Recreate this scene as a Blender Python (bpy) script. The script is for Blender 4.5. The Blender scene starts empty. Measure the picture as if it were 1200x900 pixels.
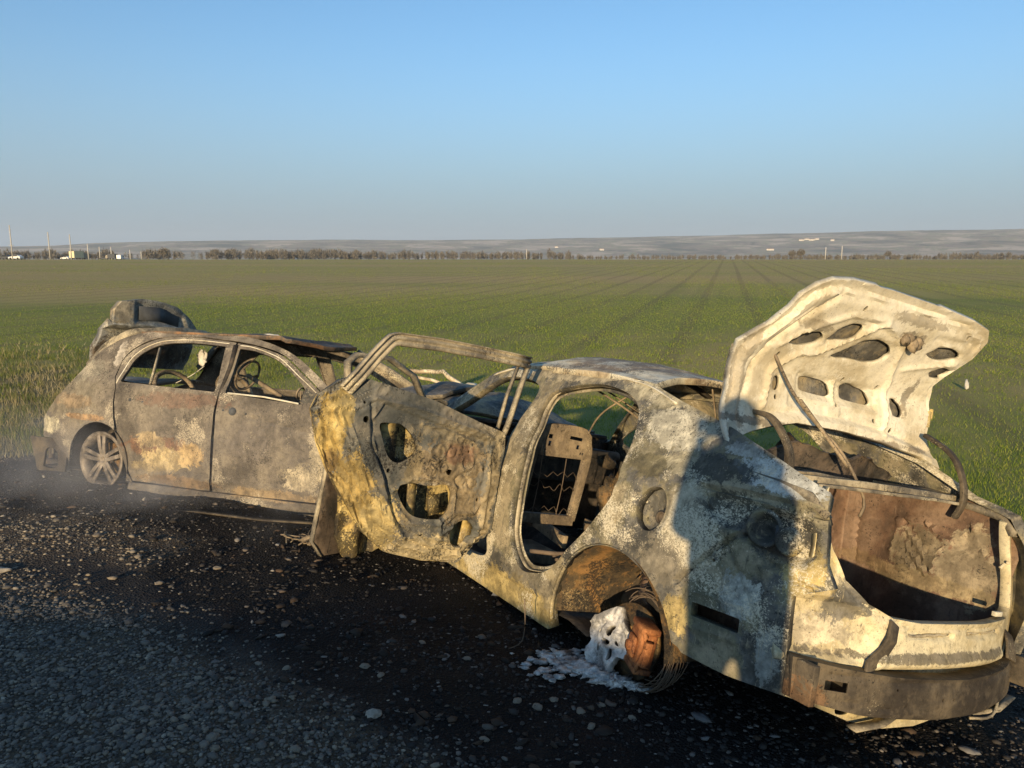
import bpy, bmesh, math, random
import numpy as np
from mathutils import Vector, Matrix, noise as mn
from mathutils.geometry import delaunay_2d_cdt
random.seed(7); RNG=np.random.default_rng(7)
S=bpy.context.scene; COL=S.collection
R=math.radians
# ------------------------------------------------------------------ camera, world, sun, exposure
cam=bpy.data.objects.new('camera',bpy.data.cameras.new('camera')); COL.objects.link(cam); S.camera=cam
EYE=1.65
cam.location=(0,0,EYE); cam.rotation_euler=(R(90-9.276),0,0)
cam.data.sensor_fit='HORIZONTAL'; cam.data.sensor_width=36; cam.data.lens=27.0
cam.data.clip_start=.05; cam.data.clip_end=30000
SUN_AZ=R(15.5); SUN_EL=R(12.0)      # azimuth the light travels towards, from +Y to +X
W=bpy.data.worlds.new('World'); S.world=W; W.use_nodes=True
nt=W.node_tree; nt.nodes.clear()
sky=nt.nodes.new('ShaderNodeTexSky'); sky.sky_type='NISHITA'; sky.sun_disc=False
sky.sun_elevation=SUN_EL; sky.sun_rotation=math.pi+SUN_AZ
sky.altitude=100; sky.air_density=1.0; sky.dust_density=.6; sky.ozone_density=2.2
bg=nt.nodes.new('ShaderNodeBackground'); bg.inputs[1].default_value=.122
out=nt.nodes.new('ShaderNodeOutputWorld')
tc=nt.nodes.new('ShaderNodeTexCoord'); sx=nt.nodes.new('ShaderNodeSeparateXYZ'); nt.links.new(tc.outputs['Generated'],sx.inputs[0])
mr=nt.nodes.new('ShaderNodeMapRange'); mr.interpolation_type='SMOOTHERSTEP'; nt.links.new(sx.outputs[2],mr.inputs[0])
mr.inputs[1].default_value=.34; mr.inputs[2].default_value=-.06; mr.inputs[3].default_value=0; mr.inputs[4].default_value=1     # hazy band low over the plain, all round
mx=nt.nodes.new('ShaderNodeMix'); mx.data_type='RGBA'; nt.links.new(mr.outputs[0],mx.inputs[0]); tn=nt.nodes.new('ShaderNodeMix'); tn.data_type='RGBA'; tn.blend_type='MULTIPLY'; tn.inputs[0].default_value=1; nt.links.new(sky.outputs[0],tn.inputs[6]); tn.inputs[7].default_value=(.71,.93,1.05,1); nt.links.new(tn.outputs[2],mx.inputs[6]); mx.inputs[7].default_value=(1.78,2.28,2.88,1)
nt.links.new(mx.outputs[2],bg.inputs[0]); nt.links.new(bg.outputs[0],out.inputs[0])
sl=bpy.data.lights.new('sun','SUN'); sl.energy=5.0; sl.angle=R(.55); sl.color=(1,.75,.44)
so=bpy.data.objects.new('sun',sl); COL.objects.link(so)
d=Vector((math.sin(SUN_AZ)*math.cos(SUN_EL),math.cos(SUN_AZ)*math.cos(SUN_EL),-math.sin(SUN_EL)))
so.rotation_euler=d.to_track_quat('-Z','Y').to_euler(); so.location=(-5,-20,8)
S.view_settings.view_transform='Standard'; S.view_settings.look='None'; S.view_settings.gamma=1
S.view_settings.exposure=0.55
S.cycles.volume_step_rate=2; S.cycles.max_bounces=6; S.cycles.volume_bounces=0
# ------------------------------------------------------------------ material helpers
class NT:
    def __init__(s,name):
        s.m=bpy.data.materials.new(name); s.m.use_nodes=True; s.t=s.m.node_tree; s.t.nodes.clear()
        s.out=s.t.nodes.new('ShaderNodeOutputMaterial')
    def n(s,k,**kw):
        nd=s.t.nodes.new(k)
        for a,b in kw.items(): setattr(nd,a,b)
        return nd
    def l(s,a,b): s.t.links.new(a,b)
    def put(s,sock,v):
        if isinstance(v,(int,float)): sock.default_value=v
        elif isinstance(v,(tuple,list)): sock.default_value=tuple(v)+((1,) if len(sock.default_value)==4 and len(v)==3 else ())
        else: s.l(v,sock)
    def math(s,op,a,b=0,c=None,clamp=False):
        nd=s.n('ShaderNodeMath',operation=op,use_clamp=clamp); s.put(nd.inputs[0],a); s.put(nd.inputs[1],b)
        if c is not None: s.put(nd.inputs[2],c)
        return nd.outputs[0]
    def obj(s,seed=0):
        o=s.n('ShaderNodeTexCoord').outputs['Object']
        if not seed: return o
        m=s.n('ShaderNodeVectorMath',operation='ADD'); s.l(o,m.inputs[0]); m.inputs[1].default_value=(seed*3.1,seed*1.7,seed*2.3); return m.outputs[0]
    def noise(s,vec,scale,detail=6,rough=.6,dist=0):
        nd=s.n('ShaderNodeTexNoise'); s.l(vec,nd.inputs['Vector']); nd.inputs['Scale'].default_value=scale
        nd.inputs['Detail'].default_value=detail; nd.inputs['Roughness'].default_value=rough; nd.inputs['Distortion'].default_value=dist
        return nd.outputs[0]
    def step(s,v,lo,hi):
        nd=s.n('ShaderNodeMapRange'); nd.interpolation_type='SMOOTHSTEP'
        s.put(nd.inputs[0],v); s.put(nd.inputs[1],lo); s.put(nd.inputs[2],hi); return nd.outputs[0]
    def mix(s,f,a,b):
        nd=s.n('ShaderNodeMix',data_type='RGBA'); s.put(nd.inputs[0],f); s.put(nd.inputs[6],a); s.put(nd.inputs[7],b); return nd.outputs[2]
    def ramp(s,v,stops):
        nd=s.n('ShaderNodeValToRGB'); s.put(nd.inputs[0],v); cr=nd.color_ramp
        while len(cr.elements)<len(stops): cr.elements.new(.5)
        for e,(p,c) in zip(cr.elements,stops): e.position=p; e.color=tuple(c)+(1,)
        return nd.outputs[0]
    def bsdf(s,col,rough=.8,metal=0,bump=None,bstr=.5,bdist=.01,spec=.3):
        b=s.n('ShaderNodeBsdfPrincipled'); s.put(b.inputs['Base Color'],col); s.put(b.inputs['Roughness'],rough)
        s.put(b.inputs['Metallic'],metal); b.inputs['Specular IOR Level'].default_value=spec
        if bump is not None:
            bp=s.n('ShaderNodeBump'); bp.inputs['Strength'].default_value=bstr; bp.inputs['Distance'].default_value=bdist
            s.l(bump,bp.inputs['Height']); s.l(bp.outputs[0],b.inputs['Normal'])
        s.l(b.outputs[0],s.out.inputs[0]); return s.m
def burnt(name,stops,seed=1,scale=2.4,flake=None,fl_amt=.5,dark=None,dk_amt=.4,spots=(),rough=.75,metal=.1,streak=0,bump=.0022,bstr=.45,mot=1.0):
    """scorched steel: layered patches, flaking ash, soot specks and stains and a few spots of painted light and shade with their own outline"""
    s=NT(name); v=s.obj(seed); o=s.obj()
    n1=s.noise(v,scale,9,.62,.4); c=s.ramp(s.step(n1,.38,.62),stops)
    n2=s.noise(v,11,7,.65,.3)
    c=s.mix(s.math('MULTIPLY',s.step(n2,.5,.66),.5),c,stops[0][1])
    c=s.mix(s.math('MULTIPLY',s.step(s.noise(v,17,6,.7),.52,.64),.45),c,stops[-1][1])
    warp=s.noise(v,9,9,.75,.6); fine=s.noise(v,50,5,.8)
    for (ct,rad,colr,st) in spots:
        sub=s.n('ShaderNodeVectorMath',operation='SUBTRACT'); s.l(o,sub.inputs[0]); sub.inputs[1].default_value=ct
        dv=s.n('ShaderNodeVectorMath',operation='DIVIDE'); s.l(sub.outputs[0],dv.inputs[0]); dv.inputs[1].default_value=rad if isinstance(rad,tuple) else (rad,)*3
        ln=s.n('ShaderNodeVectorMath',operation='LENGTH'); s.l(dv.outputs[0],ln.inputs[0])
        q=s.math('ADD',ln.outputs['Value'],s.math('MULTIPLY',s.math('SUBTRACT',warp,.5),2.6))
        q=s.math('ADD',q,s.math('MULTIPLY',s.math('SUBTRACT',fine,.5),1.3))
        sc_=s.mix(s.step(n2,.42,.62),tuple(x*.5 for x in colr),colr)
        c=s.mix(s.math('MULTIPLY',s.math('SUBTRACT',1,s.step(q,.80,.98)),st),c,sc_)
    sp=s.noise(v,110,5,.85)
    reg=s.noise(v,3.3,5,.6)
    if flake:
        th=s.math('SUBTRACT',.74,s.math('MULTIPLY',s.step(reg,.40,.66),.25*fl_amt*2))
        f=s.step(sp,th,s.math('ADD',th,.05)); c=s.mix(s.math('MULTIPLY',f,.9),c,flake)
    if dark:
        reg2=s.noise(v,4.1,5,.6,.2); sp2=s.noise(v,75,4,.8)
        th=s.math('SUBTRACT',.72,s.math('MULTIPLY',s.step(reg2,.4,.62),.24*dk_amt*2))
        f2=s.step(sp2,th,s.math('ADD',th,.06)); c=s.mix(s.math('MULTIPLY',f2,.85),c,dark)
    # scratches and runs down the sheet, thin and crisp
    mp=s.n('ShaderNodeMapping'); s.l(v,mp.inputs[0]); mp.inputs[1].default_value=(.3,.1,0); mp.inputs['Rotation'].default_value=(.25,.35,0); mp.inputs[3].default_value=(60,60,7)
    ws=s.noise(mp.outputs[0],1.0,5,.7,.4); sm2=s.step(s.noise(v,2.7,4,.6),.45,.62)
    c=s.mix(s.math('MULTIPLY',s.math('MULTIPLY',s.step(ws,.60,.64),sm2),.7),c,stops[-1][1])
    c=s.mix(s.math('MULTIPLY',s.math('MULTIPLY',s.step(ws,.40,.36),s.math('SUBTRACT',1,sm2)),.6),c,stops[0][1])
    if streak:
        mp=s.n('ShaderNodeMapping'); s.l(v,mp.inputs[0]); mp.inputs[3].default_value=(22,22,2.0)
        c=s.mix(s.math('MULTIPLY',s.step(s.noise(mp.outputs[0],1.5,5,.6),.5,.7),streak),c,stops[0][1])
    mt=s.n('ShaderNodeMix',data_type='RGBA',blend_type='MULTIPLY'); mt.inputs[0].default_value=mot; s.l(c,mt.inputs[6])
    s.l(s.ramp(s.noise(v,30,10,.85,.2),[(.36,(.42,.41,.39)),(.45,(.88,.88,.87)),(.62,(1.16,1.15,1.12))]),mt.inputs[7]); c=mt.outputs[2]
    h=s.math('ADD',s.math('MULTIPLY',sp,.5),s.math('ADD',s.math('MULTIPLY',n2,.9),s.math('MULTIPLY',n1,.5)))
    rg=s.math('ADD',rough-.15,s.math('MULTIPLY',n2,.3))
    return s.bsdf(c,rg,metal,h,bstr,bump*2)
def plain(name,c,rough=.7,metal=0,var=.25,scale=8,bump=.003,spec=.3):
    s=NT(name); v=s.obj(1); n=s.noise(v,scale,6,.6)
    col=s.mix(s.step(n,.35,.7),tuple(max(0,x*(1-var)) for x in c),tuple(min(1,x*(1+var)) for x in c))
    return s.bsdf(col,rough,metal,s.noise(v,scale*6,4,.6),.4,bump,spec)
CREAM=(.62,.56,.39); PALE=(.72,.68,.54); OCH=(.44,.32,.11); YEL=(.60,.47,.20); RUST=(.33,.15,.05); RED=(.23,.095,.05)
GREY=(.17,.165,.15); DGR=(.075,.072,.065); TAN=(.33,.275,.175); SOOT=(.02,.019,.018); OLV=(.20,.175,.105); BRN=(.145,.12,.085)
M={}
M['side']=burnt('scorched side metal',[(0,(.07,.068,.06)),(.3,(.145,.14,.125)),(.6,(.21,.19,.12)),(1,(.36,.31,.21))],1,3.2,(.68,.62,.47),.6,SOOT,.36,
  [((-.15,.65,1.17),(.24,.4,.10),PALE,.95),((-.30,.7,1.03),(.16,.4,.05),CREAM,.9),((.0,.62,1.33),(.40,.4,.07),CREAM,.85),((-.78,.6,1.07),(.26,.4,.07),(.60,.62,.59),.95),((-.55,.62,1.14),(.10,.4,.035),(.5,.5,.46),.8),
   ((-.72,.75,.60),(.09,.3,.10),(.55,.56,.50),.9),((-.86,.7,.42),(.05,.3,.10),(.45,.46,.42),.7),((.6,.85,.17),(1.3,.3,.10),YEL,.85),((1.0,.7,.9),(.14,.4,.55),(.42,.36,.24),.85),((.8,.6,1.38),(.6,.3,.05),(.50,.43,.29),.85),((.35,.85,.36),(.12,.3,.16),(.50,.42,.26),.85),((-.93,.7,.75),(.07,.3,.12),YEL,.85),((-.42,.82,.86),(.10,.3,.13),(.60,.54,.40),.85),((-.38,.84,.64),(.14,.3,.10),(.36,.32,.24),.8),((-.47,.85,.44),(.07,.3,.08),YEL,.85),((-.02,.86,.78),(.07,.3,.10),(.45,.38,.24),.7),
   ((.1,.66,1.14),(.10,.3,.09),(.09,.088,.08),.9),((-.48,.66,1.04),(.17,.3,.06),(.07,.07,.066),.85),((-.6,.8,.92),(.12,.3,.08),(.07,.07,.065),.7),((-.82,.72,.86),(.12,.3,.10),(.085,.085,.08),.8),((-.1,.8,1.0),(.16,.3,.06),(.20,.175,.10),.8),((.12,.85,.73),(.10,.3,.09),(.20,.175,.10),.8),((-.6,.8,.5),(.08,.3,.12),(.17,.165,.11),.7),((.55,.85,.3),(.3,.3,.06),(.2,.18,.14),.7)])
M['roof']=burnt('scorched roof metal',[(0,(.26,.20,.14)),(.4,(.48,.39,.26)),(.7,(.62,.54,.38)),(1,PALE)],2,2.6,PALE,.6,DGR,.5,[((.7,-.35,1.5),(.35,.2,.3),(.22,.18,.14),.6),((1.2,.1,1.5),(.3,.3,.3),TAN,.6)])
M['lid']=burnt('heat bleached lid metal',[(0,(.50,.44,.31)),(.3,(.66,.61,.47)),(1,(.76,.72,.60))],3,2.8,(.80,.77,.66),.4,(.14,.115,.08),.26,
  [((-.4,.62,1.5),(.2,.045,.5),(.34,.28,.19),.6),((-.6,-.2,1.82),(.3,.20,.03),(.34,.28,.19),.6),((-.5,-.50,1.50),(.3,.035,.10),(.2,.165,.12),.7),((-.4,.1,1.26),(.3,.9,.022),(.2,.16,.12),.7),((-.5,-.22,1.74),(.3,.10,.04),(.22,.18,.13),.7),((-.5,.36,1.70),(.3,.12,.025),(.30,.25,.17),.6)],mot=.55)
M['lidout']=burnt('scorched lid skin',[(0,DGR),(.5,GREY),(1,TAN)],4,2.8,CREAM,.4,SOOT,.4)
M['door']=burnt('scorched door inner metal',[(0,(.075,.08,.075)),(.5,(.135,.135,.12)),(1,(.21,.19,.15))],5,3.4,(.55,.48,.34),.45,SOOT,.5,
  [((.9,1.22,.78),(.4,.24,.20),(.36,.28,.17),.85),((.9,1.12,.60),(.4,.2,.14),(.40,.31,.18),.8),((.9,1.17,.84),(.3,.10,.07),(.30,.16,.10),.6),((.9,1.32,.62),(.3,.08,.05),(.22,.12,.07),.7),((.95,.94,.65),(.3,.05,.36),(.50,.41,.25),.8),((.9,1.25,.29),(.4,.44,.11),(.60,.50,.30),.9),((.9,1.2,.95),(.4,.35,.05),(.34,.29,.19),.7),((.9,1.45,.70),(.4,.05,.26),(.40,.32,.18),.7),((.9,1.62,.42),(.4,.15,.20),(.58,.46,.21),.9),((.9,1.78,.58),(.4,.13,.22),(.50,.37,.14),.9),((.85,1.93,.86),(.3,.09,.26),(.52,.38,.13),.9),((.85,1.88,1.0),(.3,.06,.14),YEL,.8),((.9,1.9,.7),(.2,.05,.12),(.2,.13,.06),.7)])
M['doorout']=burnt('scorched door skin',[(0,(.09,.075,.05)),(.35,(.22,.165,.08)),(.6,OCH),(1,YEL)],6,4.5,CREAM,.5,SOOT,.75)
M['frame']=burnt('scorched frame metal',[(0,(.15,.135,.11)),(.5,(.29,.25,.18)),(1,(.46,.40,.28))],7,5,CREAM,.5,SOOT,.4,streak=.2)
M['rear']=burnt('bleached rear panel metal',[(0,(.40,.34,.21)),(.3,(.55,.47,.29)),(1,(.68,.61,.42))],8,3,PALE,.4,DGR,.28,
  [((-1,.56,.56),(.3,.17,.07),(.68,.60,.44),.95),((-1,.0,.475),(.4,.60,.022),(.16,.14,.11),.8),((-1,.47,.68),(.4,.14,.035),(.13,.12,.10),.8),((-.95,.5,.66),(.3,.12,.1),GREY,.8),((-.95,.6,.8),(.3,.05,.2),YEL,.6),((-1,.1,.27),(.4,.6,.05),YEL,.4)])  # thin dark spot across the panel paints the shadow strip above the beam
M['beam']=burnt('brown bumper beam steel',[(0,(.05,.042,.034)),(.5,(.09,.076,.058)),(1,(.16,.13,.09))],9,4,CREAM,.35,SOOT,.3,[((-1,.66,.34),(.3,.08,.06),(.36,.2,.1),.6)],metal=.3)
M['trunk']=burnt('rusted boot interior',[(0,(.11,.075,.055)),(.5,(.175,.11,.075)),(1,(.25,.175,.125))],10,3,TAN,.3,SOOT,.35,
  [((-.50,-.62,.78),(.17,.2,.12),(.34,.28,.19),.9),((-.74,-.62,.76),(.17,.2,.18),(.38,.32,.22),.9),((-.55,-.62,.64),(.40,.3,.05),(.40,.32,.19),.8),((-.2,-.62,.66),(.2,.3,.04),(.34,.24,.14),.7),((-.5,0,.36),(.14,.12,.2),(.2,.19,.18),.6)])
M['rust']=burnt('orange rusted steel',[(0,(.055,.043,.03)),(.5,(.10,.075,.045)),(.85,(.17,.11,.05)),(1,(.30,.17,.065))],11,5,(.36,.27,.14),.5,SOOT,.6)
M['caliper']=burnt('bright rust',[(0,(.15,.055,.025)),(.5,(.28,.11,.042)),(1,(.40,.17,.065))],12,9,(.55,.25,.1),.4,(.08,.03,.02),.4)
M['inner']=burnt('sooty interior steel',[(0,(.03,.027,.024)),(.5,(.06,.053,.045)),(1,(.13,.1,.075))],13,3,TAN,.2,SOOT,.5)
M['seat']=burnt('scorched seat frame',[(0,(.14,.11,.08)),(.5,(.22,.175,.12)),(1,(.33,.26,.17))],14,5,CREAM,.4,SOOT,.4)
M['wire']=plain('burnt wire',(.16,.12,.085),.8,.2)
M['hood']=burnt('warped bonnet metal',[(0,DGR),(.5,(.15,.145,.135)),(1,(.36,.29,.18))],15,2.2,CREAM,.35,SOOT,.35,[((2.9,.3,1.2),(.3,.4,.1),TAN,.6)])
M['s2']=burnt('sooty brown side metal',[(0,(.095,.083,.068)),(.4,(.14,.122,.10)),(.75,(.175,.152,.122)),(1,(.23,.20,.155))],16,3.2,(.5,.44,.33),.55,SOOT,.4,
  [((.72,-.86,.46),(.40,.3,.11),(.26,.12,.06),.6),((.80,-.86,.37),(.30,.3,.10),(.62,.49,.26),.9),((1.05,-.86,.43),(.14,.3,.11),(.52,.38,.2),.85),((.62,-.86,.52),(.16,.3,.07),(.50,.40,.24),.8),((.68,-.86,.30),(.25,.3,.06),(.46,.37,.22),.7),((.9,-.86,.2),(.45,.3,.05),(.36,.24,.13),.6),((2.12,-.86,.34),(.20,.3,.11),(.58,.50,.35),.9),((2.25,-.86,.52),(.06,.3,.16),(.55,.48,.34),.8),((1.85,-.86,.18),(.45,.3,.05),(.42,.31,.18),.6),
   ((-.4,-.75,.82),(.42,.4,.26),(.30,.265,.19),.6),((-.62,-.7,.56),(.24,.3,.09),(.66,.60,.42),.95),((-.3,-.8,.78),(.24,.3,.07),(.36,.25,.15),.5),((-.15,-.85,.655),(.24,.3,.03),(.5,.32,.17),.8),((-.3,-.7,1.05),(.25,.3,.12),(.34,.32,.25),.6),((0.03,-.68,1.22),(.05,.3,.12),(.55,.5,.42),.9),((.3,-.6,1.41),(.12,.3,.05),(.55,.47,.36),.8),
   ((2.3,-.86,.45),(.05,.3,.25),(.6,.52,.36),.8),((1.29,-.86,.32),(.05,.3,.1),(.5,.44,.34),.7),((.9,-.83,.86),(.5,.3,.07),(.23,.13,.09),.5),((1.62,-.86,.55),(.22,.3,.16),(.25,.22,.19),.5)],rough=.7,metal=.1,bump=.0015,bstr=.4)
M['roof2']=burnt('sooty roof metal',[(0,(.07,.06,.05)),(.5,(.13,.105,.085)),(1,(.30,.17,.09))],17,2.6,TAN,.4,SOOT,.4,[((1.3,.45,1.45),(.35,.12,.3),(.36,.2,.11),.7)])
M['lid2']=burnt('second car lid skin',[(0,(.15,.15,.14)),(.5,(.27,.265,.24)),(1,(.42,.40,.33))],18,3,CREAM,.5,SOOT,.4,[((-.1,-.50,1.6),(.4,.12,.14),(.52,.44,.30),.9),((-.1,.0,1.475),(.4,.65,.04),(.55,.53,.45),.9),((-.2,-.1,1.25),(.4,.8,.17),(.17,.13,.09),.9)])  # cream band at the step and dark spot below paint light and shade in
M['rim']=burnt('scorched alloy',[(0,(.10,.085,.07)),(.5,(.22,.185,.15)),(1,(.36,.31,.25))],20,6,(.5,.45,.37),.3,SOOT,.45,rough=.6,metal=.3)
M['darkplate']=plain('soot black recess',(.07,.075,.08),.75)
M['alu']=burnt('melted aluminium',[(0,(.22,.215,.21)),(.4,(.46,.45,.43)),(1,(.72,.70,.66))],19,14,(.9,.9,.88),.4,(.12,.11,.10),.35,rough=.5,metal=.15)
M['white']=plain('white scrap',(.55,.53,.47),.8)
# ------------------------------------------------------------------ mesh helpers
def tag(o,label=None,cat=None,group=None,kind=None):
    if label: o['label']=label
    if cat: o['category']=cat
    if group: o['group']=group
    if kind: o['kind']=kind
    return o
def empty(name,label,cat,mat=None,loc=None,group=None):
    o=bpy.data.objects.new(name,None); COL.objects.link(o)
    if mat is not None: o.matrix_world=mat
    if loc is not None: o.location=loc
    o.empty_display_size=.1
    return tag(o,label,cat,group)
def obj(name,pieces,mat,parent=None,smooth=True,solid=0,bevel=0):
    V=[];F=[]
    for v,f in pieces:
        k=len(V); V+= [tuple(p) for p in v]; F+=[tuple(i+k for i in q) for q in f]
    me=bpy.data.meshes.new(name); me.from_pydata(V,[],F); me.update()
    me.materials.append(mat)
    if smooth: me.polygons.foreach_set('use_smooth',[True]*len(me.polygons))
    o=bpy.data.objects.new(name,me); COL.objects.link(o)
    if parent is not None: o.parent=parent
    if bevel:
        b=o.modifiers.new('b','BEVEL'); b.width=bevel; b.segments=2; b.limit_method='ANGLE'
    if solid:
        s=o.modifiers.new('s','SOLIDIFY'); s.thickness=solid; s.offset=-1
    return o
def rc(poly,r):
    out=[]; n=len(poly)
    for i in range(n):
        p=Vector(poly[i]); a=Vector(poly[i-1])-p; b=Vector(poly[(i+1)%n])-p; k=min(r,a.length*.45,b.length*.45); a=p+a.normalized()*k; b=p+b.normalized()*k
        for t in (0,.33,.67,1): out.append(tuple((1-t)**2*a+2*t*(1-t)*p+t*t*b))
    return out
def objs(name,pieces,mat,parent=None,**k):
    r=[obj(name,[q],mat,parent,**k) for q in pieces]; return r[0]
def cat(pts,step,closed=True):
    """Catmull-Rom smoothing and resampling"""
    P=[Vector(p) for p in pts]; n=len(P); out=[]
    for i in range(n if closed else n-1):
        a,b,c,d_=(P[(i-1)%n],P[i],P[(i+1)%n],P[(i+2)%n]) if closed else (P[max(i-1,0)],P[i],P[i+1],P[min(i+2,n-1)])
        k=max(1,int((c-b).length/step+.5))
        for j in range(k):
            t=j/k; out.append(.5*((2*b)+(-a+c)*t+(2*a-5*b+4*c-d_)*t*t+(-a+3*b-3*c+d_)*t**3))
    if not closed: out.append(P[-1])
    return out
def lin(pts,step,closed=True):
    P=[Vector(p) for p in pts]; n=len(P); out=[]
    for i in range(n if closed else n-1):
        b,c=P[i],P[(i+1)%n]; k=max(1,int((c-b).length/step+.5))
        out+=[b.lerp(c,j/k) for j in range(k)]
    if not closed: out.append(P[-1])
    return out
def inside(pts,poly):
    x,y=pts[:,0],pts[:,1]; r=np.zeros(len(pts),bool); n=len(poly)
    for i in range(n):
        x1,y1=poly[i]; x2,y2=poly[(i+1)%n]
        if y1==y2: continue
        c=((y1>y)!=(y2>y))&(x<(x2-x1)*(y-y1)/(y2-y1)+x1); r^=c
    return r
def dpoly(u,v,pl,closed=False):
    best=1e9; n=len(pl)
    for i in range(n if closed else n-1):
        ax,ay=pl[i]; bx,by=pl[(i+1)%n]; dx,dy=bx-ax,by-ay; L=dx*dx+dy*dy
        t=max(0,min(1,((u-ax)*dx+(v-ay)*dy)/L)) if L else 0
        dd=math.hypot(u-ax-t*dx,v-ay-t*dy)
        if dd<best: best=dd
    return best
def sm01(t): t=max(0,min(1,t)); return t*t*(3-2*t)
def groove(pl,depth,w): return lambda u,v:-depth*math.exp(-(dpoly(u,v,pl)/w)**2)
def dent(poly,depth,soft):
    pa=[tuple(p) for p in poly]
    def g(u,v):
        dd=dpoly(u,v,pa,True); ins=inside(np.array([[u,v]]),pa)[0]
        return -depth*sm01((dd if ins else -dd)/soft*.5+.5)
    return g
def ell(cx,cy,rx,ry,n=18): return [(cx+rx*math.cos(6.28318*i/n),cy+ry*math.sin(6.28318*i/n)) for i in range(n)]
def sheet(name,outline,holes,f,mat,parent,step=.03,fl=.02,hfl=None,th=.0025,disp=.004,freq=5,emb=(),flip=False,smo=False,hsm=True,seed=0,rag=0):
    hfl=fl if hfl is None else hfl
    lo=(cat if smo else lin)([(*p,0) for p in outline],step)
    loops=[[(p.x,p.y) for p in lo]]+[[(p.x,p.y) for p in (cat if hsm else lin)([(*q,0) for q in h],step*.8)] for h in holes]
    if rag:
        loops=[[(x+rag*mn.noise(Vector((x*14,y*14,seed+3))),y+rag*mn.noise(Vector((x*14,y*14,seed+9)))) for x,y in L] for L in loops]
    A=np.array(loops[0]); x0,y0=A.min(0); x1,y1=A.max(0)
    gx,gy=np.meshgrid(np.arange(x0,x1,step),np.arange(y0,y1,step*.87)); gx=gx+(np.arange(gx.shape[0])%2)[:,None]*step*.5
    G=np.stack([gx.ravel(),gy.ravel()],1); k=inside(G,loops[0])
    for h in loops[1:]: k&=~inside(G,h)
    B=np.concatenate([np.array(L) for L in loops]); G=G[k]
    if len(G):
        dm=np.full(len(G),9.)
        for i in range(0,len(B),200): dm=np.minimum(dm,np.sqrt(((G[:,None]-B[None,i:i+200])**2).sum(2)).min(1))
        G=G[dm>step*.45]
    pts=[Vector(p) for p in np.concatenate([B,G])] if len(G) else [Vector(p) for p in B]
    E=[];k=0
    for L in loops: n=len(L); E+=[(k+i,k+(i+1)%n) for i in range(n)]; k+=n
    vo,_,fo,_,_,_=delaunay_2d_cdt(pts,E,[],0,1e-6)
    V2=np.array([tuple(v) for v in vo]); T=np.array([t for t in fo if len(t)==3]); c=V2[T].mean(1)
    ar=np.abs(np.cross(V2[T[:,1]]-V2[T[:,0]],V2[T[:,2]]-V2[T[:,0]]))
    k=inside(c,loops[0])&(ar>1e-9)
    for h in loops[1:]: k&=~inside(c,h)
    T=T[k]
    co=[];nr=[]
    e=1e-3
    for u,v in V2:
        p=Vector(f(u,v)); n=(Vector(f(u+e,v))-p).cross(Vector(f(u,v+e))-p)
        n=n.normalized() if n.length>0 else Vector((0,0,1))
        if flip: n=-n
        h=sum(g(u,v) for g in emb)
        if disp: h+=disp*(mn.noise(p*freq+Vector((seed,0,0)))+.5*mn.noise(p*freq*2.7+Vector((0,seed,0))))
        co.append(p+n*h); nr.append(n)
    bm=bmesh.new(); bv=[bm.verts.new(p) for p in co]
    for t in T:
        try: bm.faces.new([bv[i] for i in (t if not flip else t[::-1])])
        except ValueError: pass
    bm.edges.ensure_lookup_table()
    if fl or hfl:
        nl=len(loops[0]); ids={v:i for i,v in enumerate(bv)}; nb={}
        be=[ed for ed in bm.edges if len(ed.link_faces)==1]
        def nv(v):
            if v not in nb: 
                i=ids[v]; D=fl if i<nl else hfl
                nb[v]=bm.verts.new(v.co-nr[i]*D) if D else None
            return nb[v]
        for ed in be:
            a,b=ed.verts
            lf=ed.link_loops[0]
            if lf.vert!=a: a,b=b,a
            na,nb_=nv(a),nv(b)
            if na and nb_: 
                try: bm.faces.new([b,a,na,nb_])
                except ValueError: pass
    for v in [v for v in bm.verts if not v.link_faces]: bm.verts.remove(v)
    me=bpy.data.meshes.new(name); bm.to_mesh(me); bm.free(); me.materials.append(mat)
    me.polygons.foreach_set('use_smooth',[True]*len(me.polygons))
    try: me.set_sharp_from_angle(angle=R(38))
    except Exception: pass
    o=bpy.data.objects.new(name,me); COL.objects.link(o); o.parent=parent
    if th:
        s=o.modifiers.new('s','SOLIDIFY'); s.thickness=th; s.offset=-1
    return o
def sweep(path,prof,up=(0,0,1),closed=False,cap=True,wob=0,seed=0):
    P=[Vector(p) for p in path]; n=len(P); up=Vector(up); V=[];F=[];m=len(prof)
    for i,p in enumerate(P):
        t=(P[(i+1)%n]-P[i-1]) if closed else (P[min(i+1,n-1)]-P[max(i-1,0)]); t.normalize()
        u=(up-t*up.dot(t))
        if u.length<.05: u=Vector((1,0,0))-t*t.x
        u.normalize(); s=t.cross(u)
        w=Vector((mn.noise(p*9+Vector((seed,0,0))),mn.noise(p*9+Vector((0,seed,5))),mn.noise(p*9+Vector((5,0,seed)))))*wob if wob else Vector()
        for a,b in prof: V.append(p+w+s*a+u*b)
    for i in range(n if closed else n-1):
        j=(i+1)%n
        for k in range(m): F.append((i*m+k,i*m+(k+1)%m,j*m+(k+1)%m,j*m+k))
    if cap and not closed: F.append(tuple(range(m-1,-1,-1))); F.append(tuple((n-1)*m+k for k in range(m)))
    return V,F
def circ(r,n=6,r2=None): r2=r if r2 is None else r2; return [(r*math.cos(6.28318*i/n),r2*math.sin(6.28318*i/n)) for i in range(n)]
def boxp(w,h): return [(-w/2,-h/2),(w/2,-h/2),(w/2,h/2),(-w/2,h/2)]
def tube(pts,r,n=6,step=.03,closed=False,wob=0,seed=0): return sweep(cat(pts,step,closed),circ(r,n),closed=closed,wob=wob,seed=seed)
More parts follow.
